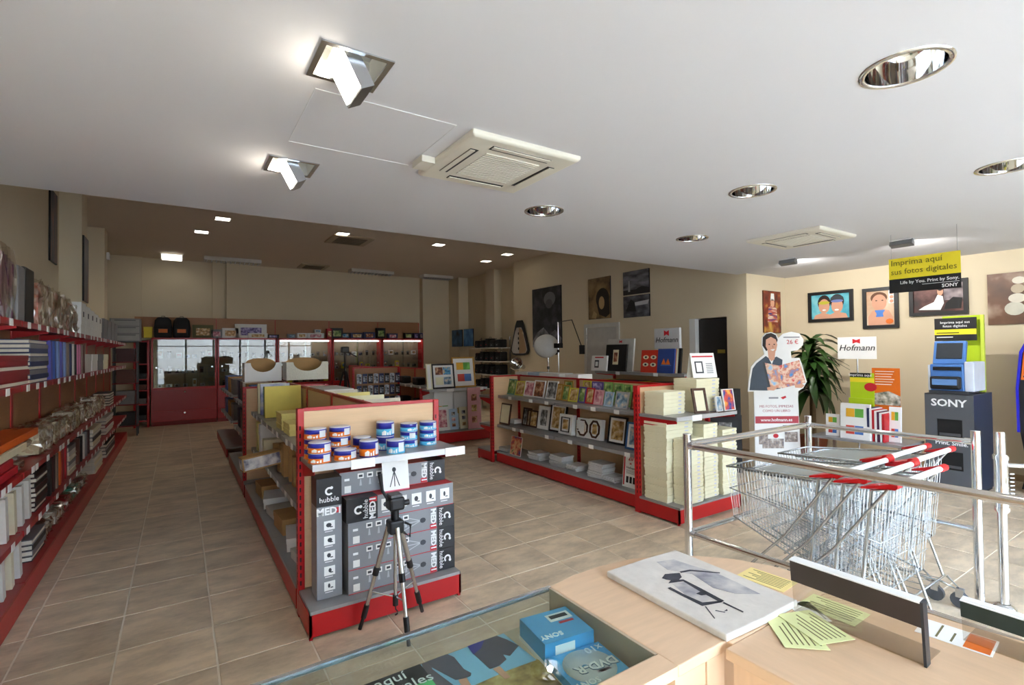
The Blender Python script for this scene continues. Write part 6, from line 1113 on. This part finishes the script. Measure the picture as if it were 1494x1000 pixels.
for nm, pts in (('bow', [(525, 225), (545, 195), (650, 185), (668, 215), (640, 245), (560, 235)]), ('hull_upper', [(575, 262), (590, 240), (680, 232), (820, 300), (985, 385), (960, 398), (800, 315), (680, 245)]), ('hull_lower', [(572, 298), (590, 290), (690, 340), (830, 400), (960, 385), (970, 396), (830, 425), (690, 358)]), ('mast', [(650, 175), (720, 160), (940, 178), (940, 184), (730, 170), (660, 184)]), ('spar', [(985, 395), (1130, 462), (1126, 468), (975, 402)]), ('shadow', [(780, 335), (820, 315), (865, 340), (820, 348)]), ('anchor', [(990, 462), (1010, 446), (1016, 458)]), ('rope', [(850, 430), (858, 428), (930, 515), (924, 518)]), ('rope_low', [(930, 455), (1000, 468), (998, 472), (926, 460)])):
    MB().prismz(z4(pts)[::-1], .0207, .0211).build(nm, G1, t)
YP = M('yellow_paper', 'f0dc92', .7, var=.04); GP_ = M('green_paper', 'e2e6a8', .7, var=.04)
def flyer(label, px, py, w, d, rz, mt, lines, z=CZ, group='flyers on the counter', up=.0006):
    p = onz(px, py, z); t = thing('paper_flyer', label, 'flyer', (p.x, p.y, z+up), rz, group); bx('sheet', -w/2, w/2, -d/2, d/2, 0, .0012, mt, t)
    m = MB()
    for q in range(lines): m.box(-w*.40, w*(.40-.12*(q % 3)), -d*.38+q*d*.78/lines, -d*.38+q*d*.78/lines+d*.03, .0012, .0016)
    m.build('printed_lines', M('faded_ink', '6a6440', .7, var=0), t)
    return t
flyer('pair of yellow printed flyers beside the stone slab', 1118, 846, .15, .10, 1.65, YP, 7); flyer('pale green flyer on top, next to the slab corner', 1188, 918, .15, .105, 1.2, GP_, 6, up=.0060); flyer('pale green flyer under the top one, turned more', 1160, 925, .15, .105, .85, GP_, 6, up=.0034); flyer('pale green flyer seen through the acrylic stand', 1215, 890, .15, .105, 1.6, GP_, 6); flyer('white blank slip between the flyers', 1178, 893, .11, .07, 1.0, PAPER, 1, up=.0006)
def holder(label, x, y0, y1, h, lean, band, dx):
    t = thing('acrylic_stand', label, 'sign stand', (x, (y0+y1)/2, CZ+.001), rot=(0, 0, FX)); w = abs(y0-y1); rt = Matrix.Rotation(lean, 3, 'X')
    MB().box(-w/2, w/2, 0, .003, 0, h, rt, (0, 0, 0)).build('acrylic_face', ACRY, t); MB().box(-w/2, w/2, -.004, -.001, h*.60, h*.98, rt, (0, 0, 0)).build('dark_insert', band, t); MB().box(-w/2, w/2, -.006, .022, h*.98, h, rt, (0, 0, 0)).build('white_top_edge', PAPER, t)
    MB().box(w/2, w/2+.006, -.004, .020, 0, h, rt, (0, 0, 0)).build('side_edge', M('stand_edge', '3c4046', .3, .5), t); bx('acrylic_foot', -w/2, w/2, .003, .10, 0, .003, ACRY, t)
    return t
holder('wide clear acrylic sign stand with dark insert beside the flyers', 1.455, .775, .475, .155, .10, M('insert_brown', '3a302c', .5), 0); holder('second acrylic sign stand with green black insert at the counter edge', 1.66, .46, .12, .11, .12, M('insert_green', '2a3a34', .5), 0)
t = flyer('white leaflet with an orange photo behind the acrylic stand', 1395, 930, .10, .15, .1, PAPER, 4); bx('orange_photo', -.045, .045, -.07, -.02, .0016, .0021, ORANGE, t)
